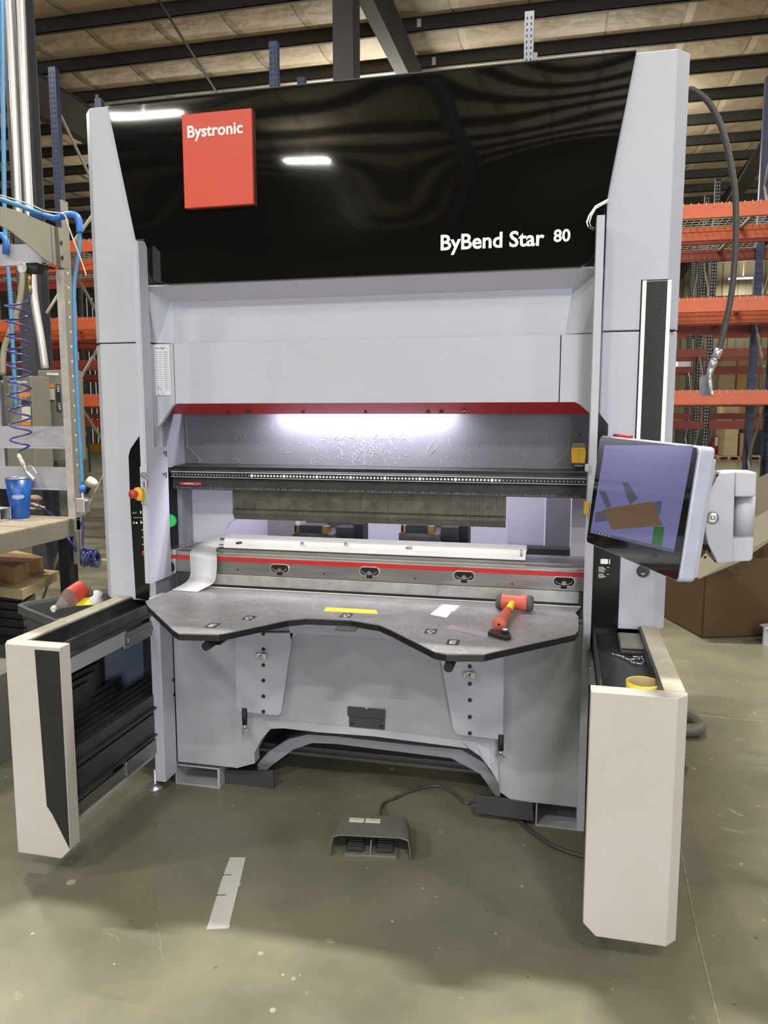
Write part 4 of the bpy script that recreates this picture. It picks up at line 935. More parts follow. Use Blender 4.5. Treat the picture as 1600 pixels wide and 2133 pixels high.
# dead blow hammer
ha = at(1043, 1253, Z=zt+.0305); hb = at(1105, 1257, Z=zt+.0305)
t = thing('mallet', ((ha.x+hb.x)/2, (ha.y+hb.y)/2, zt), 'orange dead blow mallet with grey faces lying on the table', 'hammer')
hd = (hb-ha).normalized()
MB().lathe([(.001, -.002), (.026, -.002), (.0285, .001), (.0285, .010), (.025, .022), (.0255, .045), (.025, .068), (.0285, .082), (.0285, .094), (.026, .097), (.001, .097)], ha, hd, 24).build('head', ORRED, t)
MB().lathe([(.001, -.016), (.022, -.016), (.027, -.011), (.029, -.003), (.029, .004), (.001, .004)], ha, hd, 24).build('face', FRAMEG, t)
MB().lathe([(.001, -.004), (.029, -.004), (.029, .006), (.027, .013), (.022, .018), (.001, .018)], ha + hd*.097, hd, 24).build('face', FRAMEG, t)
hm = ha + hd*.045; he = at(1040, 1300, Z=zt+.022); he = Vector((he.x, he.y, zt+.022))
hv = (he-hm)
MB().tube([hm + hv*.05, hm + hv*.42], .0125, 8).build('shaft', YELLOW, t)
g0 = hm + hv*.40
MB().lathe([(.001, 0), (.014, 0), (.0155, .01), (.0165, .3*hv.length), (.0175, .45*hv.length), (.022, .56*hv.length), (.0225, .605*hv.length), (.019, .62*hv.length), (.001, .62*hv.length)], g0, hv, 20).build('grip', ORRED, t)
MB().cyl(g0+hv*.621, g0+hv*.628, .004, n=10).build('grip_hole', HOLE, t)
# objects in the right drawer tray
zt2 = ZD-.052
q = [at(*p, Z=zt2+.03) for p in ((1293, 1346), (1356, 1347), (1352, 1318), (1289, 1316))]
c_ = sum(q, Vector())/4
t = thing('instrument_case', (c_.x, c_.y, zt2), 'flat grey plastic case at the back of the right drawer tray', 'case')
xa_, xb_ = q[0].x, q[1].x; ya_ = q[0].y
MB().box(xa_, xb_, ya_, ya_+.17, zt2, zt2+.018).build('case_base', GREYPL, t, .006)
MB().box(xa_, xb_, ya_, ya_+.17, zt2+.019, zt2+.032).build('case_lid', mat('dusty_grey_lid', (.20, .20, .17), .5, var=.2, vs=15), t, .006)
q = at(1340, 1424, Z=zt2+.028)
t = thing('tape_roll', (q.x, q.y, zt2), 'roll of bright yellow tape in the right drawer tray', 'tape')
rr_ = .048
MB().lathe([(rr_-.004, 0), (rr_, 0), (rr_, .034), (rr_-.004, .034), (rr_-.004, 0)], (q.x, q.y, zt2+.0005), n=32).build('tape_winding', YELLOW, t)
MB().lathe([(rr_-.007, 0), (rr_-.0045, 0), (rr_-.0045, .033), (rr_-.007, .033), (rr_-.007, 0)], (q.x, q.y, zt2+.0005), n=32).build('core', CARDL, t)
lbs = ['silver screw lying apart at the left of the tray', 'short bolt at the left of the pile in the tray', 'upright leaning bolt in the tray pile', 'shiny bolt lying across the pile in the tray', 'bolt with hex head at the front of the tray pile', 'small dark bolt at the right of the tray pile', 'round headed screw at the right edge of the tray pile', 'stubby bolt topmost of the tray pile']
for k, (px_, py_, an) in enumerate(((1289, 1366, 2.6), (1306, 1373, 2.2), (1315, 1378, 1.7), (1322, 1376, .4), (1332, 1383, 2.9), (1342, 1379, .9), (1338, 1373, 1.9), (1327, 1371, .1))):
    q = at(px_, py_, Z=zt2+.005); d = Vector((math.cos(an), math.sin(an), 0)); L0 = .026 if k else .036
    zc_ = Vector((q.x, q.y, zt2+.0055 + (.004 if k in (3, 7) else 0)))
    t = thing('bolt', zc_, lbs[k], 'bolt', 'loose bolts in the right drawer tray')
    MB().cyl(zc_-d*L0*.5, zc_+d*L0*.5, .0026, n=8).build('bolt_shank', ZINC, t); MB().cyl(zc_+d*L0*.5, zc_+d*(L0*.5+.005), .0052, n=6).build('bolt_head', ZINC, t)

# ================================================================= CONTROL TERMINAL
TL, TR, BR, BL = [Vector(p) for p in ((0.111, 2.501, 1.489), (0.323, 1.996, 1.476), (0.292, 2.011, 1.133), (0.080, 2.517, 1.146))]
U = (TR-TL).normalized(); Nn = U.cross((BL-TL)).normalized(); V = Nn.cross(U) * 1
if (TL-CAM).dot(Nn) > 0: Nn = -Nn           # Nn points to the viewer
V = (BL-TL).normalized()
Wd, Hd = (TR-TL).length, (BL-TL).length
term = thing('control_terminal', (0.45, 2.45, 1.05), 'touch screen control terminal on a jointed arm right of the opening', 'control panel')
def S(u, v, d=0): return TL + U*u + V*v + Nn*d
def srect(u0, u1, v0, v1, r, n=5): return [S(u, v) for u, v in rrect(u0, u1, v0, v1, r, n)]
MB().slab(srect(0, Wd, 0, Hd, .014), -Nn, .045).build('housing', ALU, term, .006)
mb = MB().slab([p + Nn*.0 for p in srect(.005, Wd-.004, .004, Hd-.004, .012)], Nn, .0022)
bez = mb.build('bezel', mat('screen_bezel_glass', (.008, .007, .007), .06, spec=.6), term, .001)
def uv(px_, py_):
    q = atp(px_, py_, TL + Nn*.003, Nn); r = q-TL; return r.dot(U), r.dot(V)
SCR = mat('screen_image', (.02, .02, .03), .10, emit=(.20, .20, .43), es=.60, spec=.6)
SCR2 = mat('screen_brown', (.03, .02, .01), .10, emit=(.15, .088, .055), es=.72)
SCR3 = mat('screen_grey', (.02, .02, .02), .10, emit=(.085, .09, .14), es=.7)
SCR4 = mat('screen_green', (.01, .02, .01), .10, emit=(.025, .12, .03), es=.75)
SCR5 = mat('screen_white', (.05, .05, .05), .2, emit=(.8, .8, .9), es=.8)
def spoly(name, pxs, m_, d, th=.0003):
    q = [uv(*p) for p in pxs]; return MB().slab([S(a, b, d) for a, b in q], Nn, th).build(name, m_, bez)
scr = spoly('screen', [(1260, 929), (1441, 952), (1407, 1176), (1234, 1113)], SCR, .0023)
spoly('screen_drawing', [(1250, 1025), (1264, 1028), (1277, 1062), (1266, 1064)], SCR3, .0027)
spoly('screen_drawing', [(1298, 1012), (1309, 1014), (1331, 1052), (1315, 1062), (1306, 1040)], SCR3, .0027)
spoly('screen_drawing', [(1244, 1070), (1380, 1062), (1378, 1090), (1243, 1092)], SCR3, .0027)
spoly('screen_drawing', [(1260, 1066), (1359, 1061), (1384, 1115), (1279, 1112)], SCR2, .0031)
spoly('screen_key', [(1366, 1115), (1387, 1118), (1382, 1160), (1361, 1152)], SCR4, .0031)
spoly('screen_taskbar', [(1235, 1108), (1408, 1170), (1407, 1175), (1234, 1112)], SCR3, .0031)
for k in range(6):
    a, b = uv(1238+k*7, 1112+k*2.5); MB().slab([S(a, b-.002, .0035), S(a+.004, b-.002, .0035), S(a+.004, b+.001, .0035), S(a, b+.001, .0035)], Nn, .0002).build('screen_icon', SCR5, bez)
for k in range(5):
    a, b = uv(1266+k*7, 939+k*1); MB().slab([S(a, b, .0027), S(a+.005, b, .0027), S(a+.005, b+.005, .0027), S(a, b+.005, .0027)], Nn, .0002).build('screen_icon', SCR3, bez)
# stylus clip in red on the top edge
a = S(.055, -.004, -.02); b = S(.165, -.004, -.02); MB().tube([a, b], .005, 8).build('stylus', RED, term)
# rear mounting plate and swivel head
MB().slab([S(.30, .03, -.0455), S(Wd-.015, .03, -.0455), S(Wd-.015, Hd-.01, -.0455), S(.30, Hd-.01, -.0455)], -Nn, .015).build('rear_plate', ARMG, term, .003)
YH = 2.30
hp_ = [(1504, 985), (1532, 983), (1526, 1171), (1495, 1174), (1475, 1133), (1470, 1110), (1470, 1060), (1480, 1028)]
a_ = xz(hp_, YH)
hd_ = MB().prism(a_, 'Y', YH, YH+.10).build('swivel_head', ARMG, term, .003)
hp2 = [(1532, 983), (1577, 984), (1575, 1035), (1531, 1035)]
MB().prism(xz(hp2, YH), 'Y', YH, YH+.10).build('head_cap', ARMG, term, .004)
MB().prism(xz([(1526, 1121), (1571, 1120), (1568, 1165), (1562, 1169), (1525, 1171)], YH), 'Y', YH, YH+.10).build('head_cap', ARMG, term, .004)
q = at(1550, 1078, Y=YH+.05); z0_ = at(1550, 1121, Y=YH).z; z1_ = at(1550, 1035, Y=YH).z
MB().lathe([(.001, 0), (.0285, 0), (.0285, z1_-z0_), (.001, z1_-z0_)], (q.x-.001, YH+.052, z0_), n=32).build('arm_post', ARMG, term)
q = at(1484, 1079, Y=YH-.001)
MB().lathe([(.001, .006), (.006, .006), (.006, .001), (.0075, .001), (.0075, .005), (.011, .005), (.013, .002), (.018, .002), (.018, -.001), (.001, -.001)], (q.x, YH, q.z), (0, -1, 0), 24).build('pivot_bolt', STEELL, term)
# slotted tilt bracket between head and screen
b0 = S(.36, .09, -.0605); b1 = S(.36, Hd-.06, -.0605)
pa = [at(1480, 990, Y=YH+.05), at(1502, 985, Y=YH+.05), at(1478, 1060, Y=YH+.05), at(1470, 1050, Y=YH+.05)]
MB().slab([at(*p, Y=YH+.03) for p in ((1484, 979), (1506, 985), (1484, 1025), (1470, 1068), (1468, 1110), (1494, 1174), (1478, 1160), (1456, 1120), (1462, 1050))], (0, 1, 0), .045).build('tilt_bracket', ARMD, term, .002)
mb = MB()
for a, b in (((1494, 992), (1496, 988)), ((1468, 1022), (1478, 998)), ((1480, 1030), (1483, 1027)), ((1464, 1134), (1470, 1146)), ((1473, 1134), (1480, 1150)), ((1468, 1160), (1470, 1162)), ((1490, 1166), (1492, 1170))):
    p, q = at(*a, Y=YH+.029), at(*b, Y=YH+.029); mb.tube([p, q], .0045, 8)
mb.build('bracket_slot', HOLE, term)
MB().bar((0.505, YH+.06, 1.18), (0.43, 3.1, 1.18), .04, .05).bar((0.372, 3.05, 1.18), (.45, 3.05, 1.18), .06, .08).build('support_arm', ARMG, term, .004)

# hose with gauge hanging on the right of the machine
Yh = 2.98
pts_ = [at(x, y, Y=Yh) for x, y in ((1430, 186), (1445, 188), (1476, 213), (1502, 262), (1520, 330), (1532, 410), (1532, 520), (1524, 610), (1508, 690), (1497, 730))]
t = thing('pressure_hose', at(1497, 730, Y=Yh), 'thick grey hose looping out of the machine top with a gauge at its end', 'hose')
MB().tube(spline([Vector((XR-.003, Yh, pts_[0].z))] + pts_, 8), .0105, 12).build('hose_line', GREYH, t)
a, b, c_, d_ = [at(x, y, Y=Yh) for x, y in ((1498, 727), (1490, 745), (1482, 765), (1476, 785))]
MB().cyl(a, b, .0145, n=16).cyl(b, b+(c_-b)*.35, .011, n=16).cyl(b+(c_-b)*.35, c_, .0145, .0130, n=6).cyl(c_, d_, .012, .010, n=6).build('coupling', ZINC, t)
g = at(1471, 803, Y=Yh); ax = Vector((.97, -.27, .10)).normalized()
MB().lathe([(.001, -.020), (.030, -.020), (.037, -.015), (.037, .012), (.040, .012), (.040, .019), (.036, .019), (.035, .015), (.001, .015)], g, ax, 28).build('gauge_case', STEELL, t)
MB().cyl(d_, g+(d_-g)*.5, .007, n=10).build('gauge_stem', BRASS, t)
MB().lathe([(.001, 0), (.0348, 0)], g+ax*.0155, ax, 24).build('gauge_face', PAPER, t)

# ================================================================= FLOOR OBJECTS IN FRONT
# foot pedal
t = thing('foot_pedal', at(773, 1740, Z=0), 'grey green twin foot pedal with two cream labels on the floor', 'foot pedal')
A0 = at(686, 1785, Z=0); A1 = at(857, 1794, Z=0)
ux = (A1-A0).normalized(); uy = Vector((-ux.y, ux.x, 0)); Wp = (A1-A0).length
def Q(u, v, z): return A0 + ux*u + uy*v + Vector((0, 0, z))
hh = .085
sec = [(0, 0), (.004, .045), (.010, hh-.008), (.035, hh), (Wp-.035, hh), (Wp-.010, hh-.008), (Wp-.004, .045), (Wp, 0)]
sec2 = [(.010, 0), (.014, .045), (.026, hh-.010), (.040, hh-.004), (Wp-.040, hh-.004), (Wp-.026, hh-.010), (Wp-.014, .045), (Wp-.010, 0)]
lp = sec + [(u + (.004 if u < Wp/2 else -.004), z-(.004 if z > 0 else 0)) for u, z in sec][::-1]
lp2 = sec2 + [(u + (.004 if u < Wp/2 else -.004), z-(.004 if z > 0 else 0)) for u, z in sec2][::-1]
MB().hexa([Q(u, 0, z) for u, z in lp], [Q(u, .15, z) for u, z in lp2]).build('hood', PEDAL, t, .002)
MB().hexa([Q(.014, .15, 0), Q(Wp-.014, .15, 0), Q(Wp-.03, .15, hh-.006), Q(.03, .15, hh-.006)], [Q(.014, .156, 0), Q(Wp-.014, .156, 0), Q(Wp-.03, .156, hh-.006), Q(.03, .156, hh-.006)]).build('rear_wall', PEDAL, t)
MB().hexa([Q(.052, .004, 0), Q(Wp-.052, .004, 0), Q(Wp-.052, .15, 0), Q(.052, .15, 0)], [Q(.052, .004, .012), Q(Wp-.052, .004, .012), Q(Wp-.052, .15, .012), Q(.052, .15, .012)]).build('base', PEDAL, t, .002)
MB().hexa([Q(Wp/2-.002, .01, .012), Q(Wp/2+.002, .01, .012), Q(Wp/2+.002, .14, .012), Q(Wp/2-.002, .14, .012)], [Q(Wp/2-.002, .03, .055), Q(Wp/2+.002, .03, .055), Q(Wp/2+.002, .14, .06), Q(Wp/2-.002, .14, .06)]).build('divider', PEDAL, t)
for u0 in (.058, Wp/2+.018):
    tr_ = MB().hexa([Q(u0, .018, .014), Q(u0+.062, .018, .014), Q(u0+.062, .14, .035), Q(u0, .14, .035)], [Q(u0, .018, .024), Q(u0+.062, .018, .024), Q(u0+.062, .14, .055), Q(u0, .14, .055)]).build('treadle', RUBBER, t, .002)
    mb = MB()
    for k in range(9): mb.bar(Q(u0+.004, .024+.011*k, .026+.0028*k), Q(u0+.058, .024+.011*k, .026+.0028*k), .004, .004)
    mb.build('treadle_rib', GREYPL, tr_)
for u0, u1 in ((.058, .112), (.117, .172)):
    k_ = Wp/.292
    MB().hexa([Q(u0*k_, .095, hh+.0002-.0025), Q(u1*k_, .095, hh+.0002-.0025), Q(u1*k_, .12, hh-.0030), Q(u0*k_, .12, hh-.0030)], [Q(u0*k_, .095, hh+.0006), Q(u1*k_, .095, hh+.0006), Q(u1*k_, .12, hh-.0001), Q(u0*k_, .12, hh-.0001)]).build('label_plate', LABELM, t)
    MB().bar(Q((u0+.016)*k_, .106, hh+.0009), Q((u0+.038)*k_, .106, hh+.0009), .004, .0004).build('label_mark', INKG, t)
MB().hexa([Q(Wp/2-.01, .156, .02), Q(Wp/2+.10, .156, .02), Q(Wp/2+.10, .18, .02), Q(Wp/2-.01, .18, .02)], [Q(Wp/2-.01, .156, .066), Q(Wp/2+.10, .156, .066), Q(Wp/2+.10, .18, .06), Q(Wp/2-.01, .18, .06)]).build('cable_box', PEDAL, t, .003)
cp = [Q(Wp/2+.02, .175, .045)] + [at(x, y, Z=.009) for x, y in ((797, 1676), (822, 1662), (868, 1643), (912, 1637), (945, 1652), (968, 1672), (990, 1668), (1030, 1655))]
cp[0].z = .045
tag(MB().tube(spline(cp, 8), .0055, 8).build('pedal_cable', mat('olive_grey_cable', (.085, .082, .065), .5)), 'grey cable running from the foot pedal under the machine', 'cable')
cp = [at(x, y, Z=.008) for x, y in ((1060, 1690), (1085, 1712), (1115, 1738), (1160, 1765), (1220, 1784), (1290, 1790), (1380, 1700), (1430, 1600))]
tag(MB().tube(spline(cp, 8), .0075, 8).build('power_cable', GREYH), 'pale grey cable curving on the floor from the right foot past the drawer', 'cable')
# thick hose end behind the right drawer
cp = [(.55, 3.3, .045), (.66, 3.55, .045)] + [tuple(at(x, y, Z=.04)) for x, y in ((1432, 1500), (1450, 1492), (1458, 1512), (1448, 1532), (1420, 1530))]
a = at(1446, 1512, Z=.04)
pts_ = [Vector((a.x - .25, a.y+.40, .04)), Vector((a.x-.06, a.y+.16, .04)), Vector((a.x+.012, a.y+.05, .04)), Vector((a.x+.018, a.y-.03, .04)), Vector((a.x-.05, a.y-.06, .04)), Vector((a.x-.24, a.y-.02, .04))]
tag(MB().tube(spline(pts_, 8), .032, 12).build('drain_hose', mat('olive_hose', (.10, .10, .075), .5)), 'bent olive hose on the floor just behind the right drawer', 'hose')
# metal strip offcut
q = [at(*p, Z=.0) for p in ((430, 1936), (433, 1928), (461, 1836), (479, 1787), (512, 1787), (511, 1791), (499, 1842), (502, 1843), (497, 1848), (478, 1926), (479, 1930), (475, 1934))]
t = thing('metal_offcut', at(470, 1860, Z=0), 'flat bright metal strip with two slots lying on the floor', 'metal strip')
MB().slab(q, (0, 0, 1), .002).build('strip_plate', mat('matt_aluminium', (.72, .71, .67), .28, .4), t)
for a, b in (((463, 1823), (483, 1822)), ((450, 1865), (471, 1864))):
    p0, p1 = at(*a, Z=.002), at(*b, Z=.002); MB().bar(p0, p1, .003, .001).build('slot', HOLE, t)

# ================================================================= RACKS BEHIND
def upright(mb, x, y, z1, w_=.085, holes=True):
    mb.cur = 0; mb.box(x-w_/2, x+w_/2, y, y+.07, 0, z1)
    if holes:
        mb.cur = 1
        for k in range(int(z1/.0508)-1):
            z = .05+k*.0508
            for dx in (-.019, .019): mb.box(x+dx-.006, x+dx+.006, y-.0015, y, z, z+.022)
    mb.cur = 0
Y1 = 7.6
lv = [at(1500, 620, Y=Y1).z, at(1500, 424, Y=Y1).z, at(1500, 813, Y=Y1).z]
lv = sorted(lv)
def rack_row(name, label, y0, y1, xs_u, levels, top, beam_m, beam_h, decks, cat='rack', braces=True, holes=True, w_=.085):
    t = thing(name, ((xs_u[0]+xs_u[-1])/2, y0, 0), label, cat)
    for x in xs_u:
        for yy in (y0, y1-.07):
            mb = MB(); upright(mb, x, yy, top, w_, holes and (yy == y0 or y0 > 10)); mb.build('rack_upright', [BLUER if y0 < 10 else MATTE, HOLE if y0 < 10 else HOLEW], t)
        if braces:
            mb = MB(); z = .3; k = 0
            while z < top-.8:
                za_, zb_ = (z, z+.75) if k % 2 == 0 else (z+.75, z)
                mb.bar((x, y0+.07, za_), (x, y1-.07, zb_), .03, .02, (1, 0, 0)); z += .75; k += 1
            mb.build('rack_brace', GALV, t)
    for xa, xb in zip(xs_u[:-1], xs_u[1:]):
        for z in levels:
            for yy, s_ in ((y0-.04, 1), (y1, -1)):
                mb = MB().box(xa+w_/2, xb-w_/2, yy, yy+.04, z-beam_h, z-.028).box(xa+w_/2, xb-w_/2, yy+.012*s_ if s_ > 0 else yy, (yy+.04) if s_ > 0 else yy+.028, z-.028, z)
                mb.build('rack_beam', beam_m, t)
            if decks:
                mb = MB(); x = xa+.06
                while x < xb-.05:
                    mb.box(x, x+.005, y0-.045, y1+.03, z, z+.005); mb.box(x, x+.005, y0-.047, y0-.042, z-.035, z+.002); x += .0635*1.0
                y = y0+.05
                while y < y1: mb.box(xa+.05, xb-.05, y, y+.005, z-.005, z); y += .10
                for k in range(3): xx = xa + (xb-xa)*(k+.5)/3; mb.bar((xx, y0, z-.02), (xx, y1, z-.02), .035, .025)
                mb.build('wire_deck', GALV, t)
    return t
XU = [-12.79, -10.32, -7.85, -5.37, -2.89, -0.41, 2.07, 4.54]
rack_row('pallet_rack', 'nearest orange pallet rack row with wire decks behind the machine', Y1, 8.5, XU, lv, 5.20, ORANGE, .125, True)
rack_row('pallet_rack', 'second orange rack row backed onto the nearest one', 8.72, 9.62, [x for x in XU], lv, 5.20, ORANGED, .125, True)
o3 = at(1475, 800, Y=13.3).x
XU3 = [o3 - 2.55*6 + 2.55*k for k in range(9)]
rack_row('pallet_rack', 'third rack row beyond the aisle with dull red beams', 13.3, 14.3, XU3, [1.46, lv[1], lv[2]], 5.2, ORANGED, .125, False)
o4 = at(1447, 800, Y=18.0).x
XU4 = [o4 - 2.6*7 + 2.6*k for k in range(10)]
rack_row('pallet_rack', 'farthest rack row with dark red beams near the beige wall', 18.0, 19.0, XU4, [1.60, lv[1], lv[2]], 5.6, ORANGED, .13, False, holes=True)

# stock on and beyond the racks
def crate(px0, py0, px1, py1, Y, dep, m_, name, label, cat, group=None, ground=None):
    a = at(px0, py1, Y=Y); b = at(px1, py0, Y=Y); z0_ = min(a.z, b.z) if ground is None else ground; z1_ = max(a.z, b.z)
    o = MB().box(a.x, b.x, Y, Y+dep, z0_, z1_).build(name, m_, bevel=.004); return tag(o, label, cat, group)
def pallet(px0, px1, py_top, Y, label, n=1, z0_=0.0):
    a = at(px0, py_top, Y=Y); b = at(px1, py_top, Y=Y); x0, x1 = a.x, b.x
    t = thing('pallet', ((x0+x1)/2, Y, z0_), label, 'pallet', 'wooden pallets on the far floor')
    mb = MB()
    for k in range(7): yy = Y + k*.17; mb.box(x0, x1, yy, yy+.10, z0_+.12, z0_+.14)
    mb.build('deck_boards', CARDL, t)
    mb = MB()
    for k in range(3): xx = x0 + (x1-x0-.09)*k/2; mb.box(xx, xx+.09, Y, Y+1.12, z0_+.02, z0_+.12)
    for k in range(3): mb.box(x0, x1, Y+k*.5, Y+k*.5+.1, z0_, z0_+.02)
    mb.build('stringers', CARD, t)
    return t
crate(1509, 838, 1541, 862, 18.1, .8, CARDL, 'carton', 'pale carton standing on a shelf right of the hose gauge', 'box', 'cartons beyond the racks', ground=1.60)
crate(1509, 890, 1539, 925, 29.0, 1.0, CARDL, 'carton', 'square pale carton standing on a floor pallet beyond the racks', 'box', 'cartons beyond the racks', ground=.15)
crate(1541, 903, 1562, 922, 29.1, .8, CARD, 'carton', 'low brown carton right of the square pale one', 'box', 'cartons beyond the racks', ground=.15)
crate(1412, 745, 1440, 762, 18.1, .6, PAPER, 'storage_box', 'white boxes on a high shelf beside the machine edge', 'box', ground=lv[1])
crate(1538, 738, 1575, 768, 34.0, .4, mat('amber_board', (.42, .26, .08), .6), 'board_stack', 'amber boards leaning high against the beige wall', 'boards', ground=0)
crate(1501, 740, 1534, 768, 34.2, .3, CARDL, 'board_stack', 'pale boards leaning left of the amber boards', 'boards', ground=0)
crate(1578, 838, 1600, 900, 34.4, .4, mat('yellow_board', (.50, .34, .10), .6), 'board_stack', 'tall yellow boards at the right image edge far behind', 'boards', ground=0)
crate(1410, 880, 1470, 930, 31.2, .6, mat('far_dark_goods', (.04, .04, .045), .6), 'covered_goods', 'dark covered goods low behind the rack uprights', 'goods', ground=0)
crate(1545, 893, 1590, 925, 31.5, .6, mat('far_black_goods', (.02, .02, .022), .6), 'covered_goods', 'black covered goods on the far floor right of the pale carton', 'goods', ground=0)
pallet(1495, 1545, 935, 28.8, 'wooden pallet under the square pale carton')
pallet(1547, 1625, 935, 29.0, 'wooden pallet at the right image edge')
pallet(1400, 1480, 942, 29.4, 'wooden pallet left of the red pallet truck', 1)
# red pallet truck far away
a = at(1485, 938, Y=31.2); b = at(1500, 907, Y=31.2)
t = thing('pallet_truck', (a.x, 31.2, 0), 'small red electric pallet truck far behind the monitor', 'vehicle')
MB().prism([(a.x-.1, .08), (b.x, .08), (b.x, .55), (b.x-.04, b.z), (a.x+.08, b.z), (a.x-.05, .45)], 'Y', 31.2, 31.8).build('truck_body', mat('truck_red', (.30, .03, .03), .45), t, .01)
MB().box(a.x+.06, b.x-.06, 31.185, 31.2, .42, b.z-.06).build('truck_label', LABELM, t)
MB().tube([(b.x+.02, 31.4, .3), (b.x+.12, 31.3, .75), (b.x+.10, 31.2, 1.15)], .05, 8).build('tiller', DSTEEL, t)
MB().cyl((b.x, 31.3, .1), (b.x+.2, 31.3, .1), .1, n=14).box(b.x, b.x+.25, 31.3, 31.7, .1, .5).build('drive_wheel', RUBBER, t)
# big open carton on the right
c0 = at(1462, 1330, Z=0); c1 = at(1390, 1290, Z=0); c2 = at(1600, 1334, Z=0)
u_ = (c1-c0).normalized(); v_ = Vector((u_.y, -u_.x, 0))
if v_.x < 0: v_ = -v_
HB = .56; LB = 1.15
t = thing('gaylord_box', c0 + (u_+v_)*.5, 'big open brown cardboard box on the floor right of the machine', 'box')
def G(a, b, z): return c0 + u_*a + v_*b + Vector((0, 0, z))
th_ = .008
mb = MB()
for (a0, a1, b0, b1) in ((0, LB, 0, th_), (0, th_, 0, LB), (LB-th_, LB, 0, LB), (0, LB, LB-th_, LB)):
    mb.hexa([G(a0, b0, 0), G(a1, b0, 0), G(a1, b1, 0), G(a0, b1, 0)], [G(a0, b0, HB), G(a1, b0, HB), G(a1, b1, HB), G(a0, b1, HB)])
mb.hexa([G(0, 0, .0), G(LB, 0, .0), G(LB, LB, .0), G(0, LB, .0)], [G(0, 0, .01), G(LB, 0, .01), G(LB, LB, .01), G(0, LB, .01)])
mb.build('box_wall', CARDB, t)
# flaps folded out
def flap(pts): 
    mb = MB(); mb.slab(pts, (Vector(pts[1])-Vector(pts[0])).cross(Vector(pts[2])-Vector(pts[0])), .006); mb.build('box_flap', CARDI, t)
flap([at(1444, 1182, Y=5.50), at(1456, 1207, Y=5.42), at(1540, 1172, Y=5.42), at(1660, 1090, Y=5.45), at(1660, 1030, Y=5.62), at(1500, 1120, Y=5.60)])
flap([at(1550, 1092, Y=6.27), at(1548, 1012, Y=6.30), at(1660, 955, Y=6.30), at(1660, 1040, Y=6.27)])
for s_, px_ in (('YELLOW', (1478, 1186)), ('BLACK', (1484, 1199)), ('RED', (1529, 1186)), ('OTHER', (1524, 1199))):
    q = atp(px_[0], px_[1], c0, u_); text('printed_mark', s_, INK, t, q, v_, (0, 0, 1), .07 if len(s_) > 3 else .045, thick=.002)
# white sheet edge at right image border
tag(MB().slab([at(*p, Z=.12) for p in ((1582, 1302), (1600, 1312), (1640, 1310), (1640, 1292))], (0, 0, 1), .004).slab([at(*p, Z=.12) for p in ((1590, 1307), (1594, 1309), (1640, 1312), (1640, 1310))], (0, 0, -1), .12).build('folded_sheet', BENCHW), 'pale folded metal sheet on the floor at the right image edge', 'metal sheet')

# ================================================================= LEFT SIDE: BENCH, AIR LINES, SWITCHES
bench = thing('steel_workbench', (-3.6, 4.3, 0), 'grey steel workbench with high back frame left of the machine', 'workbench')
XB = -3.03; YB = 4.35; YN = 2.9
MB().box(-5.2, XB, YN, YB, .885, .90).build('bench_top', WOODT, bench, .002)
MB().box(XB-.04, XB, YN, YB, .785, .884).box(-5.2, XB-.041, YB-.03, YB, .80, .884).build('bench_rim', BENCHM, bench, .002)
pf = [(118, 556), (137, 556), (162, 1130)]
yp0 = at(140, 700, X=XB).y; yp1 = at(155, 700, X=XB).y
# upright: angle section with a perforated side
MB().box(XB-.055, XB-.004, yp0-.003, yp0, .62, at(125, 562, Y=yp0).z).build('bench_post', mat('pale_front_angle', (.52, .49, .47), .5, var=.3, vs=12), bench)  # front face coloured paler than the perforated side
post = MB().box(XB-.004, XB, yp0, yp1, .62, 2.86).build('bench_post', BENCHM, bench)
mb = MB()
for k in range(14):
    px_, py_ = 131.5 + k*2.02, 566 + k*31.0
    if py_ > 990: break
    q = at(px_, py_, X=XB+.001); mb.cyl((XB-.001, (yp0+yp1)/2, q.z), (XB+.0012, (yp0+yp1)/2, q.z), .0085, n=6)
mb.build('post_hole', HOLEW, post)
q = [at(x, y, X=XB) for x, y in ((0, 430), (30, 437), (112, 471), (137, 477), (141, 560), (122, 556), (92, 540), (55, 508), (20, 480), (0, 470))]
gus = MB().slab([(p.x+.002, p.y, p.z) for p in q], (-1, 0, 0), .006).build('canopy_arm', BENCHM, bench)
mb = MB()
for a in ((127, 505), (129, 536), (168, 1090), (168, 1113)):
    q = at(*a, X=XB+.003); mb.cyl(q, q+Vector((.006, 0, 0)), .011, n=10)
mb.build('bolt_head', DSTEEL, gus)
for y0, y1, nm in ((508, 553, 'top_rail'), (888, 934, 'back_rail'), (972, 1019, 'back_rail')):
    za_ = at(60, y1, Y=YB-.02).z; zb_ = at(60, y0, Y=YB-.02).z; x_r = XB-.06
    MB().box(-5.4, x_r, YB-.022, YB-.016, za_, zb_).box(-5.4, x_r, YB-.04, YB-.022, za_, za_+.008).build(nm, BENCHW, bench, .001)
MB().box(XB-.10, XB-.02, YB-.10, YB-.02, .0, .80).build('bench_leg', MATTE, bench, .002)
MB().box(-5.1, -5.02, YB-.10, YB-.02, 0, .80).build('bench_leg', MATTE, bench, .002)
MB().box(XB-.10, XB-.02, YN+.02, YN+.1, .0, .80).build('bench_leg', MATTE, bench, .002)
MB().box(-5.2, XB-.02, YN, YB, .16, .18).build('lower_shelf', DSTEEL, bench, .002)
MB().box(XB-.05, XB+.02, YB-.06, YB-.02, .60, .82).build('post_bracket', BENCHM, bench, .002)
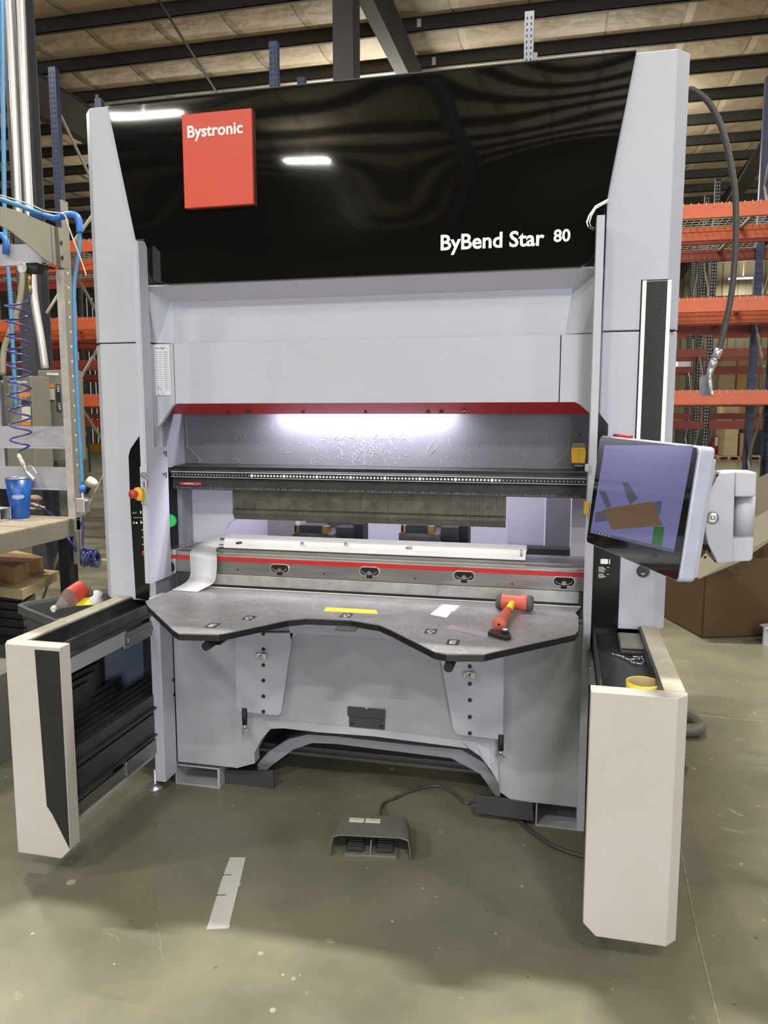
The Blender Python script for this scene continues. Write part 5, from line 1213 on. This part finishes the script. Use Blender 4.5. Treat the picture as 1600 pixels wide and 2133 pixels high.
# tumbler on the bench
q = at(43, 1079, Z=.90); t = thing('tumbler', q, 'blue metal tumbler with oval white logo standing on the workbench', 'cup')
k_ = at(58, 1079, Y=q.y).x - q.x
hC = at(40, 995, Y=q.y).z - .90
r1 = (at(62, 995, Y=q.y).x - at(17, 995, Y=q.y).x)/2; r0 = (at(58, 1080, Y=q.y).x - at(28, 1080, Y=q.y).x)/2
MB().lathe([(.001, 0), (r0, 0), (r0+.002, .01), (r0+(r1-r0)*.35, hC*.4), (r1, hC-.004), (r1-.003, hC-.004), (r0, .01)], q, n=32).build('cup_body', BLUEC, t)
MB().lathe([(r1-.003, hC-.005), (r1+.001, hC-.005), (r1+.001, hC+.002), (r1-.003, hC+.002), (r1-.003, hC-.005)], q, n=32).build('rim', STEELL, t)
# oval logo wrapped on the side facing the aisle
zl = hC*.55; rl = r0+(r1-r0)*.52
def onc(a, z): return q + Vector((math.sin(a)*(rl+.0012), -math.cos(a)*(rl+.0012), z))
fa = math.atan2(-q.x, q.y) + R(-8)
mb = MB(); n = 24; E0 = [onc(fa + .55*math.cos(2*math.pi*k/n), zl + .013*math.sin(2*math.pi*k/n)) for k in range(n)]; E1 = [onc(fa + .50*math.cos(2*math.pi*k/n), zl + .0105*math.sin(2*math.pi*k/n)) for k in range(n)]
mb.add(E0 + E1, [(i, (i+1) % n, n+(i+1) % n, n+i) for i in range(n)])
for k in range(7):
    a = fa - .36 + k*.11; mb.add([onc(a, zl-.004), onc(a+.07, zl-.004), onc(a+.085, zl+.004), onc(a+.015, zl+.004)], [(0, 1, 2, 3)])
mb.build('oval_logo', WTXT, t, norm=False)
# small steel channel at the left edge of the bench
a = at(0, 1088, Z=.90); b = at(24, 1082, Z=.90)
tag(MB().box(b.x-.25, b.x, b.y-.10, b.y, .901, .905).box(b.x-.25, b.x, b.y-.10, b.y-.096, .901, .975).box(b.x-.25, b.x, b.y-.004, b.y, .901, .975).box(b.x-.25, b.x, b.y-.10, b.y, .975, .979).build('metal_channel', BENCHW), 'short folded metal channel lying on the bench left of the tumbler', 'metal part')
# flat tool behind the tumbler with its air hose
q = at(72, 1060, Z=.90)
t = thing('air_sander', q, 'round pad air sander with brown body on the bench behind the tumbler', 'power tool')
MB().lathe([(.001, 0), (.07, 0), (.07, .012), (.05, .016), (.03, .03), (.03, .055), (.001, .06)], q + Vector((0, 0, .001)), n=24).build('pad', CARDL, t)
MB().lathe([(.03, .05), (.05, .06), (.055, .075), (.03, .095), (.001, .1)], q, n=20).build('sander_body', mat('brown_grip', (.20, .13, .10), .5), t)
p0 = at(62, 1047, Y=q.y-.04); p1 = at(80, 1055, Y=q.y-.04); MB().cyl(p0, p1, .011, n=12).build('air_inlet', ARMG, t)
hp_ = [p1] + [at(x, y, Y=yy) for x, y, yy in ((95, 1062, q.y-.05), (115, 1080, q.y), (140, 1118, 4.2), (160, 1150, 4.3), (168, 1165, 4.3))]
# coiled navy hose hanging near the post
cc = at(185, 1163, Y=4.3)
coil = []
for k in range(120):
    a = 2*math.pi*k/20; coil.append(cc + Vector((-.045 + k*.0009, .05*math.sin(a), .052*math.cos(a))) + Vector((.01*math.sin(a*.37), 0, .006*math.sin(a*.9))))
t = thing('coil_hose', cc, 'navy coil air hose bunched below the valve by the bench post', 'hose')
MB().tube(coil, .0085, 8).build('coil', NAVYH, t)
MB().tube(spline(hp_ + [coil[0]], 8), .007, 8).build('hose_lead', PURP, t)
vv = at(173, 1068, Y=4.3)
MB().tube(spline([vv, at(173, 1100, Y=4.3), at(175, 1140, Y=4.3), coil[-1]], 8), .007, 8).build('hose_lead', PURP, t)
# blue air pipe
Yp = 4.25
t = thing('air_pipe', at(172, 1000, Y=Yp), 'light blue compressed air pipe strapped along the bench frame', 'pipe')
pp = [at(x, y, Y=Yp) for x, y in ((166, 480), (165, 520), (157, 570), (154, 620), (157, 720), (162, 850), (168, 950), (171, 1010))]
MB().tube(spline(pp, 6), .0125, 12).build('pipe_run', BLUEP, t)
ee = [at(x, y, Y=Yp) for x, y in ((130, 450), (150, 447), (161, 452), (165, 465), (166, 485))]
MB().tube(spline(ee, 5), .021, 12).build('pipe_elbow', BLUEF, t)
MB().tube([at(65, 446, Y=Yp), at(95, 450, Y=Yp), at(115, 455, Y=Yp), at(134, 450, Y=Yp)], .019, 12).build('pipe_fitting', BLUEF, t)
MB().tube([at(-20, 408, Y=4.1), at(45, 430, Y=4.15), at(88, 446, Y=4.2)], .014, 12).build('pipe_run', BLUEP, t)
MB().cyl(at(171, 1010, Y=Yp), at(172, 1026, Y=Yp), .021, .019, n=16).build('pipe_cap', BLUEF, t)
q = at(173, 1052, Y=Yp)
MB().box(q.x-.032, q.x+.03, Yp-.03, Yp+.03, q.z-.045, q.z+.045).cyl((q.x-.06, Yp, q.z+.03), (q.x+.055, Yp-.02, q.z+.03), .012, n=12).cyl((q.x, Yp, q.z-.065), (q.x, Yp, q.z+.09), .012, n=10).build('valve_block', ZINC, t, .003)
tag(MB().tube(spline([at(x, y, Y=5.6) for x, y in ((1, -120), (4, 0), (9, 420), (13, 520), (20, 600), (30, 790), (33, 850))], 5), .017, 10).build('drop_pipe', BLUEP), 'light blue air drop pipe hanging at the upper left image edge', 'pipe')
q = at(8, 480, Y=4.2); tag(MB().tube([at(-10, 492, Y=4.3), at(6, 490, Y=4.3), at(12, 500, Y=4.3), at(12, 530, Y=4.3)], .02, 12).build('pipe_tee', BLUEF), 'blue pipe elbow at the left edge below the sloping canopy arm', 'pipe')
# thin grey wire along the pipe
tag(MB().tube(spline([at(x, y, Y=4.2) for x, y in ((-5, 405), (60, 425), (95, 440), (132, 446), (140, 465), (155, 505), (170, 545), (180, 575))], 6), .004, 6).build('thin_wire', mat('pale_wire', (.45, .43, .38), .5)), 'thin pale wire running along the blue pipe and down', 'wire')
# regulator with hanging spiral hose and blow gun
Yr = 4.15
t = thing('air_regulator', at(60, 565, Y=Yr), 'black air regulator with round gauge fixed under the top bench rail', 'regulator')
MB().cyl(at(58, 560, Y=Yr), at(84, 561, Y=Yr), .030, n=20).box(at(58, 552, Y=Yr).x, at(80, 552, Y=Yr).x, Yr-.02, Yr+.16, at(58, 552, Y=Yr).z, at(58, 549, Y=Yr).z).build('regulator_body', MATTE, t)
g = at(47, 558, Y=Yr-.03); MB().lathe([(.001, -.02), (.018, -.02), (.018, -.008), (.031, -.004), (.031, .010), (.028, .010), (.028, .007), (.001, .007)], g, (-.1, -1, 0), 24).build('gauge', mat('gauge_white', (.7, .7, .72), .4), t)
MB().cyl(at(62, 570, Y=Yr), at(62, 590, Y=Yr), .013, n=12).cyl(at(62, 590, Y=Yr), at(64, 610, Y=Yr), .010, n=12).build('brass_coupler', BRASS, t)
MB().box(at(50, 520, Y=Yr).x, at(60, 520, Y=Yr).x, Yr+.16, Yr+.175, at(55, 545, Y=Yr).z, at(55, 515, Y=Yr).z).build('hanger_plate', STEELL, t)
t = thing('spiral_hose', at(40, 900, Y=Yr), 'violet spiral air hose hanging with a silver blow gun at its end', 'hose')
sp_ = [at(64, 610, Y=Yr), at(65, 618, Y=Yr), at(60, 632, Y=Yr)]
n_t = 10; y0, y1 = 622, 930
for k in range(n_t*16 + 1):
    f = k/(n_t*16); a = 2*math.pi*n_t*f + .4
    xc = 36 + 8*f; ra = (22 if f > .05 else 19); yy = y0 + (y1-y0)*f
    c = at(xc, yy, Y=Yr); rr = .068*(1 - .1*f)
    sp_.append(c + Vector((rr*math.cos(a), rr*math.sin(a), 0)))
sp_ += [at(40, 940, Y=Yr-.02), at(38, 948, Y=Yr-.02)]
MB().tube(spline(sp_[::2], 2), .0064, 7).build('spiral', PURP, t)
a, b, c_, d_ = [at(x, y, Y=Yr-.02) for x, y in ((39, 948), (50, 970), (60, 988), (72, 1000))]
MB().cyl(a, b, .012, n=12).cyl(a+(a-b)*.1, a, .009, n=10).build('coupler', LABELM, t)
gun = MB().tube(spline([b, at(54, 980, Y=Yr-.02), c_, d_], 4), .011, 10, None); gun.cyl(c_, at(73, 1001, Y=Yr-.02), .007, n=8)
gun.tube(spline([at(58, 970, Y=Yr-.02), at(66, 972, Y=Yr-.04), at(72, 980, Y=Yr-.05), at(77, 988, Y=Yr-.05)], 4), .004, 6); gun.tube([at(56, 978, Y=Yr-.02), at(64, 970, Y=Yr-.02)], .006, 6)
gun.build('blow_gun', STEELL, t)
# conduits, switches on the column
Yc = 6.15
def conduit(pxs, r, m_, label):
    o = MB().tube(spline([at(x, y, Y=Yc) for x, y in pxs], 6), r, 14).build('conduit', m_); return tag(o, label, 'conduit')
conduit([(14, -60), (18, 0), (30, 240), (38, 430), (40, 470)], .028, CONDUIT, 'pale vertical conduit, left of the tall pair')
conduit([(40, -60), (43, 0), (52, 240), (60, 420), (68, 580), (74, 640), (86, 710), (94, 768)], .034, CONDUIT, 'wide pale conduit ending on the olive switch box with ON OFF strip')
conduit([(47, 540), (46, 590), (38, 640), (22, 690), (8, 730), (6, 782)], .026, CONDY, 'tan conduit bending down behind the spiral hose')
a = at(78, 771, Y=6.05); b = at(142, 888, Y=6.05)
t = thing('disconnect_switch', (a.x, 6.2, b.z), 'olive grey disconnect box with vertical ON OFF strip and red handle', 'switch box')
xa_, xb_ = a.x, at(142, 830, Y=6.05).x; z0_, z1_ = at(110, 960, Y=6.05).z, at(110, 771, Y=6.05).z
MB().box(xa_, xb_, 6.05, 6.28, z0_, z1_).build('switch_enclosure', SWBOX, t, .006)
def lab(parent, pxs, Y, m_, nm='label_sheet'):
    q = [at(*p, Y=Y) for p in pxs]; MB().slab(q, (0, 1, 0), .002).build(nm, m_, parent)
lab(t, [(92, 800), (112, 801), (113, 808), (92, 807)], 6.045, ORLAB); lab(t, [(90, 809), (113, 810), (114, 833), (92, 832)], 6.045, LABELM)
lab(t, [(97, 776), (122, 777), (122, 782), (97, 781)], 6.045, LABELM)
lab(t, [(116, 800), (125, 801), (128, 857), (119, 856)], 6.045, INK, 'black_strip')
q = at(118.5, 803, Y=6.04); text('switch_lettering', 'ON', WTXT, t, q, (0, 0, -1), (1, 0, 0), .055)
q = at(120.5, 839, Y=6.04); text('switch_lettering', 'OFF', WTXT, t, q, (0, 0, -1), (1, 0, 0), .065)
MB().tube([at(72, 820, Y=5.98), at(80, 808, Y=5.94), at(93, 801, Y=5.90)], .020, 10).build('handle_grip', mat('dull_red_grip', (.38, .05, .05), .5), t)
MB().tube([at(70, 828, Y=6.0), at(80, 812, Y=5.95)], .016, 10).build('handle_lever', MATTE, t)
MB().prism([(at(70, 850, Y=6.04).x, at(70, 820, Y=6.04).z), (at(82, 850, Y=6.04).x, at(82, 830, Y=6.04).z), (at(84, 850, Y=6.04).x, at(84, 860, Y=6.04).z), (at(74, 850, Y=6.04).x, at(74, 873, Y=6.04).z)], 'Y', 6.0, 6.05).build('switch_side', GREYPL, t, .01)
t = thing('starter_box', at(40, 890, Y=5.7), 'olive grey starter box with orange warning labels behind the spiral hose', 'switch box')
xa_, xb_ = at(10, 860, Y=5.66).x, at(68, 860, Y=5.66).x
MB().box(xa_, xb_, 5.66, 5.9, at(40, 980, Y=5.66).z, at(40, 783, Y=5.66).z).build('starter_enclosure', SWBOX, t, .006)
MB().box(at(22, 860, Y=5.64).x, at(56, 860, Y=5.64).x, 5.62, 5.66, at(40, 890, Y=5.64).z, at(40, 800, Y=5.64).z).build('starter_cover', mat('cover_enamel', (.24, .23, .19), .5), t, .012)
lab(t, [(38, 820), (62, 817), (63, 826), (38, 828)], 5.615, ORLAB); lab(t, [(45, 834), (60, 834), (60, 845), (45, 845)], 5.615, INK); lab(t, [(45, 846), (63, 847), (64, 878), (45, 878)], 5.615, LABELM); lab(t, [(45, 879), (64, 879), (64, 886), (45, 886)], 5.615, ORLAB)
lab(t, [(30, 793), (56, 794), (56, 798), (30, 797)], 5.655, LABELM)
a = at(-30, 792, Y=5.66); b = at(9, 980, Y=5.66)
tag(MB().box(a.x, b.x, 5.66, 5.9, b.z, a.z).build('starter_box', BENCHW, bevel=.005), 'pale grey switch cabinet cut by the left image edge', 'switch box')
# stuff beneath and beyond the bench
def stackbox(name, x0, x1, y0, y1, z0, z1, m_, label, cat, rot=0, bevel=.003, group=None):
    c = Vector(((x0+x1)/2, (y0+y1)/2, 0)); ca, sa = math.cos(rot), math.sin(rot)
    def r_(x, y): return (c.x + (x-c.x)*ca - (y-c.y)*sa, c.y + (x-c.x)*sa + (y-c.y)*ca)
    o = MB().prism([r_(x0, y0), r_(x1, y0), r_(x1, y1), r_(x0, y1)], 'Z', z0, z1).build(name, m_, bevel=bevel); return tag(o, label, cat, group)
def pbox(name, c, r, l, Z, h, m_, label, cat, group=None, bevel=.003):
    c, r, l = at(*c, Z=Z), at(*r, Z=Z), at(*l, Z=Z)
    pts_ = [c, r, r+(l-c), l]
    o = MB().slab([(p.x, p.y, Z) for p in pts_], (0, 0, 1), h).build(name, m_, bevel=bevel); return tag(o, label, cat, group)
nm_ = ['lowest dark steel tray of the stack below the bench', 'second dark steel tray from the bottom below the bench', 'third dark steel tray from the bottom below the bench', 'fourth dark steel tray from the bottom below the bench', 'topmost dark steel tray below the long pale carton']
for k in range(5):
    z_ = .181 + k*.056
    c_ = at(45+(k % 2), 1236, Z=.46)
    l_ = at(-60, 1226, Z=.46); r_ = at(72, 1216, Z=.46)
    o = MB().slab([(c_.x, c_.y, z_), (r_.x, r_.y, z_), (r_.x+l_.x-c_.x, r_.y+l_.y-c_.y, z_), (l_.x, l_.y, z_)], (0, 0, 1), .048).build('steel_tray', DSTEEL, bevel=.003)
    tag(o, nm_[k], 'tray', 'dark steel trays stacked under the bench')
pbox('carton', (48, 1250), (122, 1208), (-70, 1234), .458, .062, CARDL, 'long pale carton lying on the dark steel trays', 'box')
pbox('carton', (30, 1216), (92, 1190), (-40, 1196), .521, .10, CARD, 'brown cardboard box on top of the long pale carton', 'box')
stackbox('metal_sheet', -3.0, -2.74, 4.0, 4.30, .40, .412, STEEL, 'tilted grey metal sheet on scrap behind the bin', 'metal sheet', .3)
stackbox('scrap_block', -2.98, -2.80, 4.05, 4.25, .0, .399, GREYPL, 'dark scrap block under the tilted metal sheet', 'scrap')
stackbox('scrap_block', -2.86, -2.70, 3.66, 3.84, .0, .42, DSTEEL, 'dark boxy metal part standing behind the grey bin', 'scrap', .6)
stackbox('steel_block', -2.86, -2.42, 2.72, 3.05, .0, .40, BENCHM, 'grey steel base block left of the pulled out drawer', 'base')
q = at(20, 1300, Z=.42)
stackbox('white_pouch', -2.74, -2.58, 2.84, 3.0, .401, .47, WPLASTIC, 'crumpled white plastic pouch on the grey steel base', 'bag', .2, .02)
# bin
t = thing('waste_bin', (-2.36, 3.35, 0), 'grey plastic waste bin with litter beside the left drawer', 'bin')
def orr(cx, cy, w_, d_, r, rot, n=5):
    return [(cx + x*math.cos(rot) - y*math.sin(rot), cy + x*math.sin(rot) + y*math.cos(rot)) for x, y in rrect(-w_/2, w_/2, -d_/2, d_/2, r, n)]
rot = -.52; bc = (-2.32, 3.36)
rings = [(0.0, .40, .34), (.56, .56, .46), (.56, .60, .50), (.60, .60, .50), (.60, .56, .46), (.585, .545, .445), (.02, .39, .33)]
mb = MB(); mb.smooth = False; loops = []
for z, a, b in rings: loops.append([(x, y, z) for x, y in orr(bc[0], bc[1], a, b, .07, rot)])
n = len(loops[0]); vs_ = [p for l in loops for p in l]
fs_ = [(k*n+i, k*n+(i+1) % n, (k+1)*n+(i+1) % n, (k+1)*n+i) for k in range(len(loops)-1) for i in range(n)] + [tuple(range(n))[::-1], tuple((len(loops)-1)*n+i for i in range(n))]
mb.add(vs_, fs_); mb.build('bin_body', BINM, t)
lit = MB().prism(orr(bc[0], bc[1], .53, .43, .06, rot), 'Z', .47, .49).build('litter', mat('mixed_litter', (.30, .27, .22), .8, var=.6, vs=14, bump=.02, bs=16), t); lit['kind'] = 'stuff'
# bottle
b0 = at(112, 1268, Y=3.12); b1 = at(180, 1222, Y=3.32); d = (b1-b0); Lb = d.length; d.normalize()
t = thing('soda_bottle', (b0+b1)/2, 'empty clear plastic bottle with red label lying in the bin', 'bottle')
rb = .047
MB().lathe([(.001, .0), (.013, 0), (.013, .02), (.03, .06), (rb, .10), (rb, .12), (rb-.003, .13), (rb, Lb-.05), (rb, Lb-.02), (.03, Lb), (.001, Lb-.01)], b0, d, 24).build('bottle_body', CLEAR, t)
MB().lathe([(rb+.001, .185), (rb+.001, Lb-.035)], b0, d, 24).build('white_band', PAPER, t)
MB().lathe([(rb+.0012, .105), (rb+.0012, .185)], b0, d, 24).build('red_label', mat('soda_red', (.60, .07, .04), .45), t)
MB().lathe([(.015, -.008), (.015, .010), (.001, .010)], b0, d, 16).lathe([(.001, -.008), (.015, -.008)], b0, d, 16).build('bottle_cap', PAPER, t)
q = at(158, 1262, Y=3.2); tag(MB().slab([q, q+Vector((.09, .02, .005)), q+Vector((.07, .07, .03)), q+Vector((-.01, .05, .02))], (0, 0, 1), .004).build('wrapper', YELLOW), 'yellow wrapper lying in the bin beside the bottle', 'wrapper')
q = at(198, 1248, Y=3.25); tag(MB().lathe([(.001, 0), (.03, .005), (.035, .03), (.02, .045), (.024, .07), (.001, .075)], q-Vector((0, 0, .03)), (.3, 0, 1), 7).build('paper_scrap', PAPER), 'crumpled cream paper at the right end of the bin', 'paper')
q = at(112, 1268, Y=3.12)
# things farther back at left
def far(name, pxs, Y, dep, m_, label, cat, ground=None):
    a = at(pxs[0], pxs[3], Y=Y); b = at(pxs[2], pxs[1], Y=Y)
    return tag(MB().box(a.x, b.x, Y, Y+dep, a.z if ground is None else ground, b.z).build(name, m_, bevel=.004), label, cat)
far('tool_cabinet', (95, 935, 140, 950), 9.9, .5, SWBOX, 'pale cabinet seen between the two bench rails', 'cabinet', 0.0)
t = thing('cart', at(40, 965, Y=7.0), 'dark metal cart with parts seen between the bench rails', 'cart')
a = at(-30, 945, Y=6.75); b = at(92, 945, Y=6.75)
MB().box(a.x, b.x, 6.75, 7.3, a.z-.04, a.z).build('cart_top', DSTEEL, t)
for xx in (a.x+.05, b.x-.1): MB().box(xx, xx+.05, 6.8, 6.85, 0, a.z-.04).build('leg', DSTEEL, t)
MB().box(a.x+.2, a.x+.5, 6.8, 7.1, a.z, a.z+.10).build('cart_load', BENCHM, t)
q0 = at(175, 925, Y=29.5); q1 = at(215, 945, Y=29.5)
tag(MB().box(q0.x, q1.x+1.0, 29.5, 29.6, 0, q0.z).build('orange_stock_panel', mat('orange_board', (.55, .24, .03), .6)), 'orange board on the far floor seen left of the tower', 'board')
# tube leaning behind the post
a = at(178, 1002, Y=4.6); b = at(192, 1010, Y=4.6); 
t = thing('flashlight_stand', at(180, 1010, Y=4.6), 'capped black tube leaning on a thin rod behind the blue pipe', 'tube')
MB().cyl(at(176, 1022, Y=4.6), at(186, 1010, Y=4.6), .035, n=16).build('tube_body', RUBBER, t); MB().cyl(at(186, 1010, Y=4.6), at(194, 1000, Y=4.6), .036, n=16).build('tube_cap', LABELM, t)
MB().tube([at(198, 1010, Y=4.6), at(176, 1042, Y=4.6), at(120, 1160, Y=4.6), Vector((at(90, 1225, Y=4.6).x - .12, 4.6, .012))], .010, 8).build('thin_rod', GALV, t)
MB().tube([at(125, 608, Y=4.36), at(97, 652, Y=4.36)], .009, 8).build('slanting_rod', LABELM, bench)
# sprinkler head / detector on a purlin and small tags
q = at(941, 54, Y=PY0-PSP*1.02); tag(MB().lathe([(.001, -.05), (.07, -.04), (.085, 0), (.03, .02), (.001, .02)], Vector((q.x, q.y-.0, PZ-.02)), n=20).build('smoke_detector', PAPER), 'small round white detector under a purlin', 'detector')
for k_, ((px_, py_), lb) in enumerate((((873, 47), 'white tag on the purlin above the header middle, upper of two'), ((904, 127), 'white tag on the lower purlin above the header middle'), ((202, 204), 'white tag on the purlin above the left tower'))):
    j = min(range(len(ys)), key=lambda i: abs(at(px_, py_, Z=PZ+.1).y - ys[i])); q = at(px_, py_, Y=ys[j]-.003)
    tag(MB().box(q.x-.035, q.x+.035, q.y-.003, q.y, q.z-.07, q.z+.07).build('purlin_tag', PAPER), lb, 'tag', 'white tags on the purlins')
